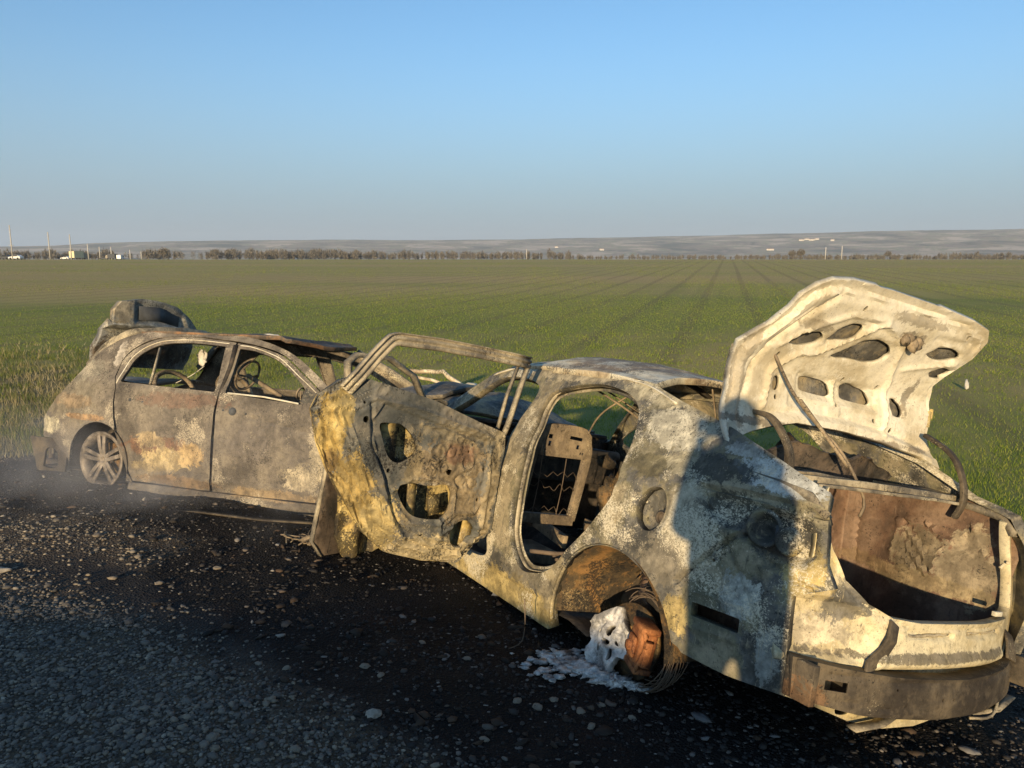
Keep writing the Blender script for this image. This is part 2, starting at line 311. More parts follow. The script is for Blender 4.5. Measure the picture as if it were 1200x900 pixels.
def box(c,s,M_=None):
    v=[Vector((c[0]+s[0]*a/2,c[1]+s[1]*b/2,c[2]+s[2]*e/2)) for a in(-1,1) for b in(-1,1) for e in(-1,1)]
    if M_ is not None: v=[M_@p for p in v]
    return v,[(0,1,3,2),(4,6,7,5),(0,4,5,1),(2,3,7,6),(0,2,6,4),(1,5,7,3)]
def lathe(prof,axis_o,axis,n=32,ref=None):
    ax=Vector(axis).normalized(); r1=ax.orthogonal().normalized(); r2_=ax.cross(r1); V=[];F=[];m=len(prof); O=Vector(axis_o)
    for i in range(n):
        a=6.2831853*i/n; dd=r1*math.cos(a)+r2_*math.sin(a)
        for (r,h) in prof: V.append(O+dd*r+ax*h)
    for i in range(n):
        j=(i+1)%n
        for k in range(m-1): F.append((i*m+k,j*m+k,j*m+k+1,i*m+k+1))
    return V,F
def lump(c,r,seed=0,amp=.5,sub=2,sq=(1,1,1),freq=2):
    bm=bmesh.new(); bmesh.ops.create_icosphere(bm,subdivisions=sub,radius=1)
    for v in bm.verts:
        p=v.co.copy(); k=1+amp*mn.noise(p*freq+Vector((seed,seed*.7,0)))+amp*.5*mn.noise(p*freq*2.6+Vector((seed,0,3)))
        v.co=Vector((c[0]+p.x*k*r*sq[0],c[1]+p.y*k*r*sq[1],c[2]+p.z*k*r*sq[2]))
    V=[tuple(v.co) for v in bm.verts]; F=[tuple(v.index for v in f.verts) for f in bm.faces]; bm.free(); return V,F
# ------------------------------------------------------------------ terrain
def terr(x,y):
    x=np.asarray(x,float); y=np.asarray(y,float); d_=np.hypot(x,y)
    pl=.39-.13*np.clip(x,-2.3,3)-.15*y
    k=.12; m=-np.log(np.exp(-0/k)+np.exp(-np.clip(pl,-9,9)/k))*k           # smooth min(0,plane)
    m=np.where(y<-1,np.minimum(m+.0,0),m)
    lo=np.interp(d_,[0,60,130,270,1e5],[-1,-1,-.1,1.326,1.326]); lo=np.where(d_>270,1.65-.0012*d_,lo)
    k2=.12; z=np.log(np.exp(np.clip(m-lo,-50,50)/k2)+1)*k2+lo
    return z
def terrz(x,y): return float(terr(x,y))
def grass_edge(x): return np.interp(x,[-40,-7,-5,-3,0,1.5,2.5,4,8,30],[10,8.4,8.9,9.2,8.6,7.2,5.8,4.7,3.2,2])
CAR1_AX=((1.55,2.7),(-.7,6.9)); CAR2_AX=((-4.3,7.3),(-.6,5.7))
def strip_off(x,y): return np.clip((-x/np.maximum(y,1)-.43)/.16,0,1)*8*np.clip((y-6)/4,0,1)
def dseg(x,y,s):
    (ax,ay),(bx,by)=s; dx,dy=bx-ax,by-ay; t=np.clip(((x-ax)*dx+(y-ay)*dy)/(dx*dx+dy*dy),0,1)
    return np.hypot(x-ax-t*dx,y-ay-t*dy)
def burn_mask(x,y):
    dd=np.minimum(dseg(x,y,CAR1_AX)-1.55,dseg(x,y,CAR2_AX)-1.45)
    dd=np.minimum(dd,dseg(x,y,((-1.3,4.3),(1.2,2.2)))-.75)
    return np.clip(.5-dd/.7,0,1)
def track_mask(x,y): return np.clip(1.3-dseg(x,y,((-2.6,4.15),(.6,2.2)))/.24,0,1)*.9
def mesh_np(name,V,F,mat,nside=3,smooth=False):
    me=bpy.data.meshes.new(name); nF=len(F)
    me.vertices.add(len(V)); me.vertices.foreach_set('co',np.asarray(V,np.float32).ravel())
    me.loops.add(nF*nside); me.loops.foreach_set('vertex_index',np.asarray(F,np.int32).ravel())
    me.polygons.add(nF); me.polygons.foreach_set('loop_start',np.arange(nF,dtype=np.int32)*nside)
    me.polygons.foreach_set('loop_total',np.full(nF,nside,np.int32))
    if smooth: me.polygons.foreach_set('use_smooth',np.ones(nF,bool))
    me.update(calc_edges=True); me.materials.append(mat)
    o=bpy.data.objects.new(name,me); COL.objects.link(o); return o
def ground():
    rs=[0.0]+list(np.geomspace(.25,9000,300)); na=420; ang=np.linspace(-math.pi,math.pi,na,endpoint=False)
    # finer angles ahead
    ang=np.sort(np.concatenate([np.linspace(-.75,.75,300),np.linspace(.78,2*math.pi-.78,90)])); na=len(ang)
    rr,aa=np.meshgrid(rs[1:],ang,indexing='ij'); x=rr*np.sin(aa); y=rr*np.cos(aa); z=terr(x,y)
    nz=np.array([mn.noise(Vector((a*1.3,b*1.3,0)))*.035+mn.noise(Vector((a*5,b*5,2)))*.012 if c<30 else 0 for a,b,c in zip(x.ravel(),y.ravel(),rr.ravel())]).reshape(x.shape)
    z=z+nz*np.clip((rr-.5)/1,0,1)
    V=np.concatenate([[[0,0,terrz(0,0)]],np.stack([x,y,z],2).reshape(-1,3)]); nr=len(rs)-1
    i,j=np.meshgrid(np.arange(nr-1),np.arange(na),indexing='ij'); a=1+i*na+j; b=1+i*na+(j+1)%na; c=a+na; d_=b+na
    F=np.concatenate([np.stack([a,b,d_],2).reshape(-1,3)[:, ::-1],np.stack([a,d_,c],2).reshape(-1,3)[:, ::-1]])
    F=np.concatenate([F,np.stack([np.zeros(na,int),1+(np.arange(na)+1)%na,1+np.arange(na)],1)[:, ::-1]])
    # orient upward
    p=V[F]; nzv=np.cross(p[:,1]-p[:,0],p[:,2]-p[:,0])[:,2]; F[nzv<0]=F[nzv<0][:,::-1]
    s=NT('ground'); o=s.obj()
    def attr(n_): q=s.n('ShaderNodeAttribute'); q.attribute_name=n_; return q.outputs['Fac']
    nA=s.noise(o,3.0,8,.65); nB=s.noise(o,28,5,.6); nC=s.noise(o,.035,6,.6,.5); nF=s.noise(o,140,3,.6)
    vor=s.n('ShaderNodeTexVoronoi'); s.l(o,vor.inputs['Vector']); vor.inputs['Scale'].default_value=75
    grit=s.mix(s.step(vor.outputs['Color'],.2,.9),(.045,.038,.030),(.15,.125,.095))
    dirt=s.mix(s.step(nA,.35,.65),(.065,.048,.032),(.13,.095,.06)); gr=s.mix(s.step(nB,.42,.6),dirt,grit)
    tr=s.mix(s.step(nA,.3,.7),(.022,.021,.021),(.038,.034,.032)); gr=s.mix(attr('track'),gr,tr)
    bk=s.mix(s.step(nA,.4,.7),(.008,.0075,.007),(.022,.017,.014)); bk=s.mix(s.math('MULTIPLY',s.step(s.noise(o,1.1,4,.6),.56,.68),.6),bk,(.035,.018,.012)); bk=s.mix(s.step(nF,.66,.72),bk,(.11,.10,.09))
    bm_=s.step(s.math('ADD',attr('burn'),s.math('MULTIPLY',s.math('SUBTRACT',nA,.5),1.0)),.35,.62)
    gr=s.mix(bm_,gr,bk)
    # winter crop in drilled rows running off towards 15 degrees right
    mp=s.n('ShaderNodeMapping',vector_type='POINT'); s.l(o,mp.inputs[0]); mp.inputs['Rotation'].default_value=(0,0,R(15.5))
    wv=s.n('ShaderNodeTexWave',wave_type='BANDS',bands_direction='X'); s.l(mp.outputs[0],wv.inputs[0]); wv.inputs['Scale'].default_value=.11; wv.inputs['Distortion'].default_value=.25; wv.inputs['Detail'].default_value=1
    sc=s.n('ShaderNodeMapping'); s.l(mp.outputs[0],sc.inputs[0]); sc.inputs[3].default_value=(.9,.02,1)
    rows=s.noise(sc.outputs[0],1.0,6,.65)
    sc2=s.n('ShaderNodeMapping'); s.l(o,sc2.inputs[0]); sc2.inputs[3].default_value=(.006,.03,1)
    band=s.noise(sc2.outputs[0],1.3,5,.6)
    far=attr('far')
    g1=s.mix(s.step(nC,.35,.65),(.16,.20,.04),(.25,.25,.07))
    soil=s.mix(s.step(band,.35,.7),(.32,.29,.10),(.40,.30,.14))
    fm=s.math('ADD',s.math('MULTIPLY',far,1.05),s.math('MULTIPLY',s.math('SUBTRACT',band,.5),2.2))
    fm=s.math('ADD',fm,s.math('MULTIPLY',s.math('SUBTRACT',rows,.5),.9)); 
    fg=s.mix(s.step(fm,.12,.95),g1,soil)
    fg=s.mix(s.math('MULTIPLY',s.step(wv.outputs[0],.86,.97),.35),fg,(.16,.12,.07))
    edge=s.mix(s.step(nA,.4,.65),(.13,.12,.05),(.24,.20,.11))
    ga=s.math('ADD',attr('grass'),s.math('MULTIPLY',s.math('SUBTRACT',nA,.5),1.2))
    c=s.mix(s.step(ga,.3,.6),gr,edge); c=s.mix(s.step(attr('crop'),.35,.75),c,fg)
    m=s.bsdf(c,.9,0,s.math('ADD',nA,s.math('ADD',s.math('MULTIPLY',nB,.6),s.math('MULTIPLY',vor.outputs['Distance'],.8))),.9,.02,.2)
    g=mesh_np('ground',V,F,m,3,True)
    x,y=V[:,0],V[:,1]; e=y-grass_edge(x)
    for nme,val in (('burn',burn_mask(x,y)),('track',track_mask(x,y)),('grass',np.clip(.5+e/.9,0,1)),('crop',np.clip(.5+(e-1.9-strip_off(x,y))/1.8,0,1)),('far',np.interp(np.hypot(x,y),[0,14,30,60,110,400],[-.1,.0,.3,.75,1.0,1.1]))):
        a=g.data.attributes.new(nme,'FLOAT','POINT'); a.data.foreach_set('value',val.astype(np.float32))
    return tag(g,kind='structure')
ground()
def blades(name,n_fn,mat,lean=.5):
    X,Y,Hh,Wd=n_fn; n=len(X); a=RNG.uniform(0,6.283,n); dx,dy=np.cos(a)*Wd/2,np.sin(a)*Wd/2; z=terr(X,Y)-.012
    la=RNG.uniform(0,6.283,n); ll=Hh*lean*RNG.uniform(.1,1,n)
    B=np.stack([X-dx,Y-dy,z],1); C=np.stack([X+dx,Y+dy,z],1)
    T=np.stack([X+np.cos(la)*ll,Y+np.sin(la)*ll,z+Hh],1)
    V=np.stack([B,C,T],1).reshape(-1,3); F=np.arange(n*3).reshape(-1,3)
    return tag(mesh_np(name,V,F,mat),kind='stuff')
def leafmat(name,c1,c2,c3,tr=.3):
    s=NT(name); g=s.n('ShaderNodeNewGeometry').outputs['Random Per Island']
    c=s.ramp(g,[(0,c1),(.55,c2),(1,c3)])
    b=s.n('ShaderNodeBsdfDiffuse'); s.l(c,b.inputs[0]); t=s.n('ShaderNodeBsdfTranslucent'); s.l(c,t.inputs[0])
    m=s.n('ShaderNodeMixShader'); m.inputs[0].default_value=tr; s.l(b.outputs[0],m.inputs[1]); s.l(t.outputs[0],m.inputs[2]); s.l(m.outputs[0],s.out.inputs[0]); return s.m
def fan(n,y0,y1):
    y=np.sqrt(RNG.uniform(y0*y0,y1*y1,n)); x=RNG.uniform(-1,1,n)*(y*.70+1.2); return x,y
n=540000; Y=5*(290/5)**RNG.random(n)**1.0; X=RNG.uniform(-1,1,n)*(Y*.70+1.2)
k=Y>grass_edge(X)+1.2+.92*strip_off(X,Y)+RNG.normal(0,.6,len(X))*(1+.25*strip_off(X,Y)); X=X[k]; Y=Y[k]
hh=RNG.uniform(.03,.072,len(X))*np.interp(Y,[5,60,290],[1,1,1.3]); ww=.0085*np.clip(Y/9,1,40)
rowp=np.sin((X*math.cos(R(15.5))-Y*math.sin(R(15.5)))*1.1)
fl_=np.array([mn.noise(Vector((a*.12,b*.03,5))) for a,b in zip(X,Y)])
thin=RNG.random(len(X))<np.clip(np.interp(Y,[5,18,40,90,290],[1,1,.65,.32,.22])*(1+1.9*fl_)*(1-.25*(rowp>.97)),.05,1); X,Y,hh,ww=X[thin],Y[thin],hh[thin],ww[thin]
blades('crop_grass',(X,Y,hh,ww),leafmat('crop',(.095,.15,.016),(.195,.255,.034),(.34,.33,.085)),.6)
def weeds():
    n=150000; y=RNG.uniform(3.5,24,n); x=RNG.uniform(-1,1,n)*(y*.72+1.5); e=y-grass_edge(x)
    wl=.95+strip_off(x,y)*.85; k=(e>-.35)&(RNG.random(n)<np.exp(-((e-.5*wl)/wl)**2)); x=x[k];y=y[k]
    cl=np.array([mn.noise(Vector((a*1.6,b*1.6,7))) for a,b in zip(x,y)]); k=cl>-.22; x=x[k];y=y[k]; cl=cl[k]
    h=RNG.uniform(.06,.17,len(x))*(1+cl)*np.where(x<-2,1.1,.75)
    blades('dry_weeds',(x,y,h,.009*np.clip(y/10,1,3)),leafmat('dry weeds',(.15,.14,.055),(.32,.27,.14),(.48,.41,.25)),.8)
    n=22000; y=RNG.uniform(8.3,22,n); x=-y*RNG.uniform(.3,.75,n); cl=np.array([mn.noise(Vector((a*.9,b*.9,3))) for a,b in zip(x,y)]); k=cl>.0; x=x[k];y=y[k]
    blades('green_weeds',(x,y,RNG.uniform(.08,.2,len(x)),np.full(len(x),.013)),leafmat('green weeds',(.08,.12,.025),(.17,.2,.05),(.25,.25,.08)),.8)
weeds()
# ------------------------------------------------------------------ gravel
def stones():
    s=NT('pebble'); g=s.n('ShaderNodeNewGeometry').outputs['Random Per Island']; o=s.obj()
    c=s.ramp(g,[(0,(.05,.046,.04)),(.35,(.11,.10,.085)),(.7,(.19,.17,.14)),(.95,(.22,.18,.125)),(1,(.36,.32,.25))])
    c=s.mix(s.math('MULTIPLY',s.step(s.noise(o,60,4,.6),.4,.7),.35),c,(.05,.045,.04)); pm=s.bsdf(c,.75,0,s.noise(o,150,3,.6),.3,.002,.35)
    s=NT('sooty pebble'); g=s.n('ShaderNodeNewGeometry').outputs['Random Per Island']
    c=s.ramp(g,[(0,(.012,.011,.011)),(.6,(.03,.027,.025)),(.9,(.06,.053,.046)),(1,(.17,.155,.14))]); sm_=s.bsdf(c,.8)
    bm=bmesh.new(); bmesh.ops.create_icosphere(bm,subdivisions=1,radius=1); iv=np.array([v.co for v in bm.verts]); 
    if_=np.array([[v.index for v in f.verts] for f in bm.faces]); bm.free()
    n=80000; y=np.concatenate([RNG.uniform(1.9,3.6,n*55//100),RNG.uniform(3.4,8.5,n*45//100)]); n=len(y); x=RNG.uniform(-1,1,n)*(y*.70+.3)
    br=burn_mask(x,y); tm=track_mask(x,y); cl=np.array([mn.noise(Vector((a*1.7,b*1.7,1)))*.6+mn.noise(Vector((a*5,b*5,1)))*.4 for a,b in zip(x,y)])
    p=np.clip(.95+cl*.9,0,1)*(1-.88*tm)*(1-.80*br); p=p*(y<grass_edge(x)-.1)
    k=RNG.random(n)<p; x,y,br=x[k],y[k],br[k]; n=len(x)
    r=.0042+.0065*RNG.random(n)**2.4+.009*(RNG.random(n)>.982); r*=np.where(y>3.6,1.15,1)
    def build(name,k,mat):
        X,Y,Rr=x[k],y[k],r[k]; n=len(X); a=RNG.uniform(0,6.283,n); sx=Rr*RNG.uniform(1,1.7,n); sy=Rr*RNG.uniform(.8,1.15,n); sz=Rr*RNG.uniform(.45,.8,n)
        P=iv[None]*np.stack([sx,sy,sz],1)[:,None]*(1+.13*RNG.normal(size=(n,len(iv),1)))
        ca,sa=np.cos(a)[:,None],np.sin(a)[:,None]; Q=np.stack([P[...,0]*ca-P[...,1]*sa+X[:,None],P[...,0]*sa+P[...,1]*ca+Y[:,None],P[...,2]+(terr(X,Y)+[mn.noise(Vector((p,q,0))*1.3)*.035+mn.noise(Vector((p*5,q*5,2)))*.012 for p,q in zip(X,Y)]+sz*.35)[:,None]],2)
        F=(if_[None]+np.arange(n)[:,None,None]*len(iv)).reshape(-1,3)
        return tag(mesh_np(name,Q.reshape(-1,3),F,mat,3,True),kind='stuff')
    dark=RNG.random(n)<br*1.1
    build('gravel',~dark,pm); build('sooty_gravel',dark,sm_)
    n=5200; y=RNG.uniform(2.1,7.6,n); x=RNG.uniform(-1,1,n)*(y*.7+.2); k=(burn_mask(x,y)>.45)&(y<grass_edge(x)); x=x[k];y=y[k];n=len(x); r=.002+.006*RNG.random(n)**3
    s=NT('ash flakes'); g=s.n('ShaderNodeNewGeometry').outputs['Random Per Island']; m=s.bsdf(s.ramp(g,[(0,(.03,.028,.027)),(.7,(.06,.057,.053)),(1,(.26,.245,.22))]),.9)
    build('ash_flakes',np.ones(n,bool),m) if False else None
    P=iv[None]*np.stack([r*1.6,r,r*.35],1)[:,None]*(1+.25*RNG.normal(size=(n,len(iv),1)))
    Q=P+np.stack([x,y,terr(x,y)+[mn.noise(Vector((p,q,0))*1.3)*.035+.008 for p,q in zip(x,y)]],1)[:,None]
    tag(mesh_np('ash_flakes',Q.reshape(-1,3),(if_[None]+np.arange(n)[:,None,None]*len(iv)).reshape(-1,3),m),kind='stuff')
    # charred crumbs and scraps round and under the cars
    n=7000; y=RNG.uniform(2.2,7.4,n); x=RNG.uniform(-1,1,n)*(y*.7+.2); cl=np.array([mn.noise(Vector((a*2.2,b*2.2,5))) for a,b in zip(x,y)])
    k=(burn_mask(x,y)>.3)&(y<grass_edge(x))&(cl>-.05); x=x[k];y=y[k];n=len(x); r=.003+.014*RNG.random(n)**3; sc=RNG.uniform(.35,2.4,(n,3)); a=RNG.uniform(0,6.283,n)
    s=NT('charred crumbs'); g=s.n('ShaderNodeNewGeometry').outputs['Random Per Island']; m=s.bsdf(s.ramp(g,[(0,(.012,.011,.010)),(.5,(.035,.027,.02)),(.8,(.07,.045,.028)),(.93,(.14,.12,.10)),(1,(.30,.28,.25))]),.85)
    P=iv[None]*(r[:,None]*sc)[:,None]*np.array([1,1,.45])*(1+.35*RNG.normal(size=(n,len(iv),1))); ca,sa=np.cos(a)[:,None],np.sin(a)[:,None]
    Q=np.stack([P[...,0]*ca-P[...,1]*sa+x[:,None],P[...,0]*sa+P[...,1]*ca+y[:,None],P[...,2]+(terr(x,y)+[mn.noise(Vector((p,q,0))*1.3)*.035+mn.noise(Vector((p*5,q*5,2)))*.012 for p,q in zip(x,y)]+r*.3)[:,None]],2)
    tag(mesh_np('charred_debris',Q.reshape(-1,3),(if_[None]+np.arange(n)[:,None,None]*len(iv)).reshape(-1,3),m),kind='stuff')
    return pm
PEB=stones()
PLM=plain('pale stone',(.30,.27,.22),.8,0,.3,30)
def gz(x,y): return terrz(x,y)+mn.noise(Vector((x,y,0))*1.3)*.035+mn.noise(Vector((x*5,y*5,2)))*.012
def stone(x,y,r,label,seed,sq=(1.4,1,.6),group=None,rz=0,mat=None):
    o=obj('stone',[lump((0,0,0),r,seed,.35,3,sq,1.3)],mat or PEB); o.location=(x,y,gz(x,y)+r*.12); o.rotation_euler=(0,0,rz); return tag(o,label,'stone',group)
stone(-2.90,4.02,.050,'long pale flat stone alone on the sunlit gravel at left',3,(2.3,.7,.45),rz=.2,mat=PLM)
stone(-.52,2.65,.026,'palest squarish stone in the shaded gravel near the bottom edge',5,(1.2,1,.7),mat=PLM)
for i,(x,y,r) in enumerate([(-.63,3.05,.024),(-.55,2.98,.02),(-.42,3.35,.018),(.02,2.83,.022),(.10,2.80,.026),(.17,2.86,.020),(.27,2.78,.024),(.36,2.84,.018),(.30,2.66,.02),(.47,2.75,.02),(-.95,3.0,.02),(-1.5,3.25,.02),(-.2,3.2,.02),(-1.05,2.45,.026),(-.75,2.42,.024),(-1.9,3.9,.028),(-2.2,4.3,.03),(-1.7,4.2,.028),(-2.6,4.6,.03),(-.1,2.55,.02)]):
    stone(x,y,r*.72,'rounded grey pebble lying loose on the sooty gravel before the cars',i+9,(1.3,1,.6),'loose rounded pebbles',rz=i*1.3)
# ------------------------------------------------------------------ burnt car with open boot (its own axes: x forward, y left, z up)
def rotm(yaw,pit,rol): return Matrix.Rotation(R(yaw),4,'Z')@Matrix.Rotation(R(pit),4,'Y')@Matrix.Rotation(R(rol),4,'X')
BZ=[0,.2,.55,.8,.95,1.05,1.2,1.38,1.45,1.6]; BY=[.82,.87,.885,.87,.83,.76,.69,.60,.52,.4]
def hw(x,z,xs,ys):
    f=lambda zz:float(np.interp(zz,BZ,BY)); g=lambda xx:float(np.interp(xx,xs,ys))
    return (f(z-.04)+2*f(z)+f(z+.04))/4*(g(x-.05)+2*g(x)+g(x+.05))/4
S1=lambda x,z:hw(x,z,[-1.15,-1.0,-.8,-.5,0,3],[.70,.78,.87,.94,1,1])
def arcpts(cx,cz,r,a0,a1,n): return [(cx+r*math.cos(R(a0+(a1-a0)*i/n)),cz+r*math.sin(R(a0+(a1-a0)*i/n))) for i in range(n+1)]
M1=Matrix.Translation((1.06,3.57,-2.05+EYE))@rotm(118.6,4.4,13.0)
C1=empty('burnt_car','burnt out saloon shell nearest the camera with raised pale boot lid and open rear door','car',M1)
ARCH=arcpts(-.08,.20,.42,-12,160,16)
body=[(3.0,.10),(3.0,.55),(2.45,.95),(2.28,.98),(2.0,1.18),(1.78,1.33),(1.55,1.40),(1.1,1.415),(.6,1.405),(.3,1.385),(.16,1.37),(-.1,1.30),(-.45,1.215),(-.73,1.12),(-.94,1.04),(-.98,.90),(-1.0,.80),(-1.04,.72),(-.92,.66),(-.93,.45),(-.94,.31),(-.72,.30),(-.52,.31)]+ARCH[::-1]+[(.36,.10)]
rdo=[(.93,1.27),(.6,1.335),(.32,1.31),(.17,1.25),(.10,1.16),(.05,1.03),(0,.85),(.11,.67),(.25,.52),(.38,.39),(.52,.33),(.66,.32),(.79,.42),(.83,.6),(.86,.85),(.93,1.03),(.98,1.17)]
fdo=[(1.14,1.28),(1.6,1.31),(1.9,1.12),(2.12,.95),(2.20,.6),(2.18,.28),(1.15,.26),(1.06,.4),(1.05,.6),(1.06,.85),(1.12,1.05)]
slot=rc([(-.54,.465),(-.54,.52),(-.75,.52),(-.75,.465)],.006)
recess=[(-.71,.90),(-.77,.945),(-.86,.95),(-.94,.90),(-.955,.82),(-.92,.775),(-.83,.79),(-.75,.83)]
emb=[groove([(-.46,.58),(-.58,.72),(-.69,.83)],.030,.009),groove([(-.69,.83),(-.83,.74),(-.97,.70)],.030,.010),groove([(-.44,.965),(-.67,.975),(-.83,.975),(-.97,.965)],.030,.009),
     groove([(-.46,.955),(-.50,.90),(-.57,.86),(-.69,.83)],.016,.008),groove([(-.68,.965),(-.69,.83)],.014,.006),dent(recess,.055,.025),
     dent([(-.5,.95),(-.66,.95),(-.67,.85),(-.56,.88)],.014,.02),groove([(-.72,.92),(-.76,.86),(-.82,.83)],.02,.012),
     dent([(-.47,.57),(-.69,.815),(-.83,.73),(-1.02,.69),(-1.02,.24),(-.5,.24)],.016,.007),dent([(-.43,.952),(-1.05,.968),(-1.05,.695),(-.83,.745),(-.69,.835),(-.58,.862),(-.50,.895)],.026,.007),groove([(-.62,.80),(-.72,.66),(-.80,.55),(-.82,.33)],.010,.012),groove([(.35,.62),(.1,.80),(-.05,.9)],-.010,.02),
     groove([(.40,.22),(3,.2)],.012,.012),groove([(.0,.98),(-.3,.93)],.006,.02),
     dent(ell(-.23,.825,.105,.118),.016,.02),groove([(.05,1.4),(-.3,1.3),(-.9,1.09)],-.006,.02),
     groove([(-.79,.70),(-.84,.5),(-.83,.33)],.008,.012),groove([(-.5,.5),(-.53,.56),(-.76,.57),(-.8,.44),(-.52,.42)],-.006,.01),
     lambda u,v:-.03*sm01((abs(u-.95)<.14)*sm01(1-abs(u-.95)/.12))*sm01((v-.3)/.2)*0]
def sideL(u,v): return (u,S1(u,v),v)
sheet('side_panel',body,[rdo,fdo,ell(-.23,.825,.082,.098),slot,ell(-.60,.70,.007,.007,8),ell(-.505,.635,.007,.007,8)],sideL,M['side'],C1,step=.0115,fl=.05,hfl=.045,disp=.003,freq=4,emb=emb,flip=True,seed=1)
def onL(P,dy,cl=True): return [(p.x,S1(p.x,p.y)+dy,p.y) for p in cat([(*q,0) for q in P],.03,cl)]
def shrink(P,k):
    cx=sum(q[0] for q in P)/len(P); cy=sum(q[1] for q in P)/len(P); return [(x+(cx-x)/math.hypot(cx-x,cy-y)*k,y+(cy-y)/math.hypot(cx-x,cy-y)*k) for x,y in P]
obj('door_flange',[sweep(onL(shrink(rdo,.010),-.040),boxp(.004,.026),up=(0,1,0),closed=True,wob=.003)],M['frame'],C1)
obj('weld_lip',[sweep(onL(shrink(rdo,.024),-.055),boxp(.022,.003),up=(0,1,0),closed=True,wob=.003)],M['side'],C1)
obj('arch_lip',[sweep([(x,S1(x,z)-.012,z) for x,z in arcpts(-.08,.20,.413,-6,158,40)],boxp(.004,.022),up=(0,1,0),wob=.002)],M['side'],C1)
obj('drip_rail',[sweep([(x,S1(x,z)+.004,z) for x,z in [(p.x,p.y) for p in cat([(-.08,1.285,0),(.16,1.352,0),(.5,1.385,0),(1.1,1.395,0),(1.5,1.385,0),(1.76,1.315,0)],.05,False)]],boxp(.008,.010),up=(0,1,0),wob=.002)],M['lid'],C1)
# far side, mirrored, plainer
bodyR=[(3.0,.10),(3.0,.55),(2.45,.95),(2.28,.98),(2.0,1.18),(1.78,1.33),(1.55,1.40),(.6,1.41),(.16,1.37),(-.45,1.215),(-.73,1.09),(-.94,1.04),(-1.02,.90),(-1.04,.62),(-.95,.31),(-.52,.31)]+ARCH[::-1]+[(.36,.10)]
rdoR=[(.93,1.27),(.6,1.335),(.32,1.31),(.17,1.22),(.05,.98),(.9,.95)]; fdoR=[(1.14,1.28),(1.6,1.31),(1.9,1.12),(2.12,.95),(1.06,.95)]
sheet('side_panel',bodyR,[rdoR,fdoR],lambda u,v:(u,-S1(u,v),v),M['side'],C1,step=.05,fl=.05,hfl=.04,disp=.008,freq=4,seed=2)
# fuel filler cup
v,f=lathe([(.098,-.03),(.090,-.055),(.06,-.07),(.0,-.075)],(-.23,.828,.825),(0,1,0),24)
fc=obj('filler_recess',[(v,f)],M['side'],C1,solid=.002)
obj('filler_neck',[lathe([(.0,-.074),(.02,-.072),(.028,-.055),(.022,-.05),(.02,-.07)],(-.255,.83,.795),(-.2,1,.1),14)],M['inner'],fc)
# light socket in the corner
ls=objs('lamp_socket',[lathe([(.0,-.06),(.035,-.056),(.050,-.02),(.062,.004),(.072,-.002)],(-.775,.742,.868),(-.25,1,0),22),lathe([(.0,-.01),(.022,-.008),(.040,.014),(.052,.004)],(-.87,.712,.842),(-.4,1,0),18)],M['side'],C1,solid=.002)
obj('bulb_hole',[box((-.825,.722,.865),(.018,.012,.05))],M['darkplate'],ls)
# ---- wheel arch liner and rear axle end
lin_p=[]
v=[];f=[]
for i in range(25):
    a=R(0+i*172/24)
    for k,yy in enumerate((.865,.74,.60,.46)): rr=.425-.02*k; v.append((-.08+rr*math.cos(a),yy+.006*mn.noise(Vector((i*.7,k,0))),.20+rr*math.sin(a)))
for i in range(24):
    for k in range(3): a=i*4+k; f.append((a,a+1,a+5,a+4))
lin_p.append((v,f))
inner=[(-.08,.46,.2)]+[(-.08+.37*math.cos(R(a)),.46+.03*math.sin(a*.11),.2+.37*math.sin(R(a))) for a in range(-4,188,8)]
lin_p.append((inner,[(0,i,i+1) for i in range(1,len(inner)-1)]))
wl=obj('wheel_arch_liner',lin_p,M['rust'],C1)
obj('spring_turret',[lathe([(.0,.07),(.06,.06),(.09,.0),(.10,-.12)],(-.10,.56,.44),(0,.5,1),18)],M['inner'],wl)
HUB=Vector((-.13,.74,.215)); AX=Vector((-.12,1,.10)).normalized()
ax=obj('brake_disc',[lathe([(.03,.02),(.065,.02),(.068,.0),(.165,.0),(.165,-.022),(.05,-.022)],HUB,AX,36),lathe([(.0,.03),(.028,.03),(.03,.02)],HUB,AX,16)],M['rust'],C1)
# caliper sits on the rear edge of the disc
Mc=Matrix.Translation(HUB+Vector((-.15,.02,.03)))@Matrix.Rotation(R(-8),4,'Y')@Matrix.Rotation(R(-18),4,'Z')
cal=obj('brake_caliper',[box((0,.03,0),(.12,.075,.15),Mc),box((0,.03,.088),(.135,.085,.03),Mc),box((0,.03,-.088),(.135,.08,.028),Mc),box((.0,.075,.0),(.075,.02,.09),Mc)],M['caliper'],C1,bevel=.012)
obj('piston_boss',[lathe([(.0,.10),(.02,.10),(.024,.085),(.034,.08),(.034,.06)],Mc@Vector((.0,.0,.0)),Mc.to_3x3()@Vector((0,1,0)),16)],M['caliper'],cal)
obj('guide_pin',[tube([Mc@Vector((-.06,.06,.085)),Mc@Vector((-.085,.05,.03)),Mc@Vector((-.06,.06,-.08))],.011),box((-.08,.04,0),(.03,.03,.11),Mc)],M['caliper'],cal,bevel=.003)
rings=[]
for i in range(20):
    rr=.165+.03*RNG.random(); cc=Vector((-.25,.80-.10*RNG.random(),.265))+Vector((.012*RNG.normal(),0,.012*RNG.normal())); a0=RNG.uniform(-85,-60); a1=RNG.uniform(95,150)
    rings.append(tube([cc+Vector((-math.cos(R(a))*rr*1.05,0.012*math.sin(a*.05+i),math.sin(R(a))*rr*1.1)) for a in np.linspace(a0,a1,16)],.0018+.0012*RNG.random(),4,.03))
tag(obj('tyre_bead_wires',rings,M['wire'],C1),'blackened wires left from the burnt tyre')
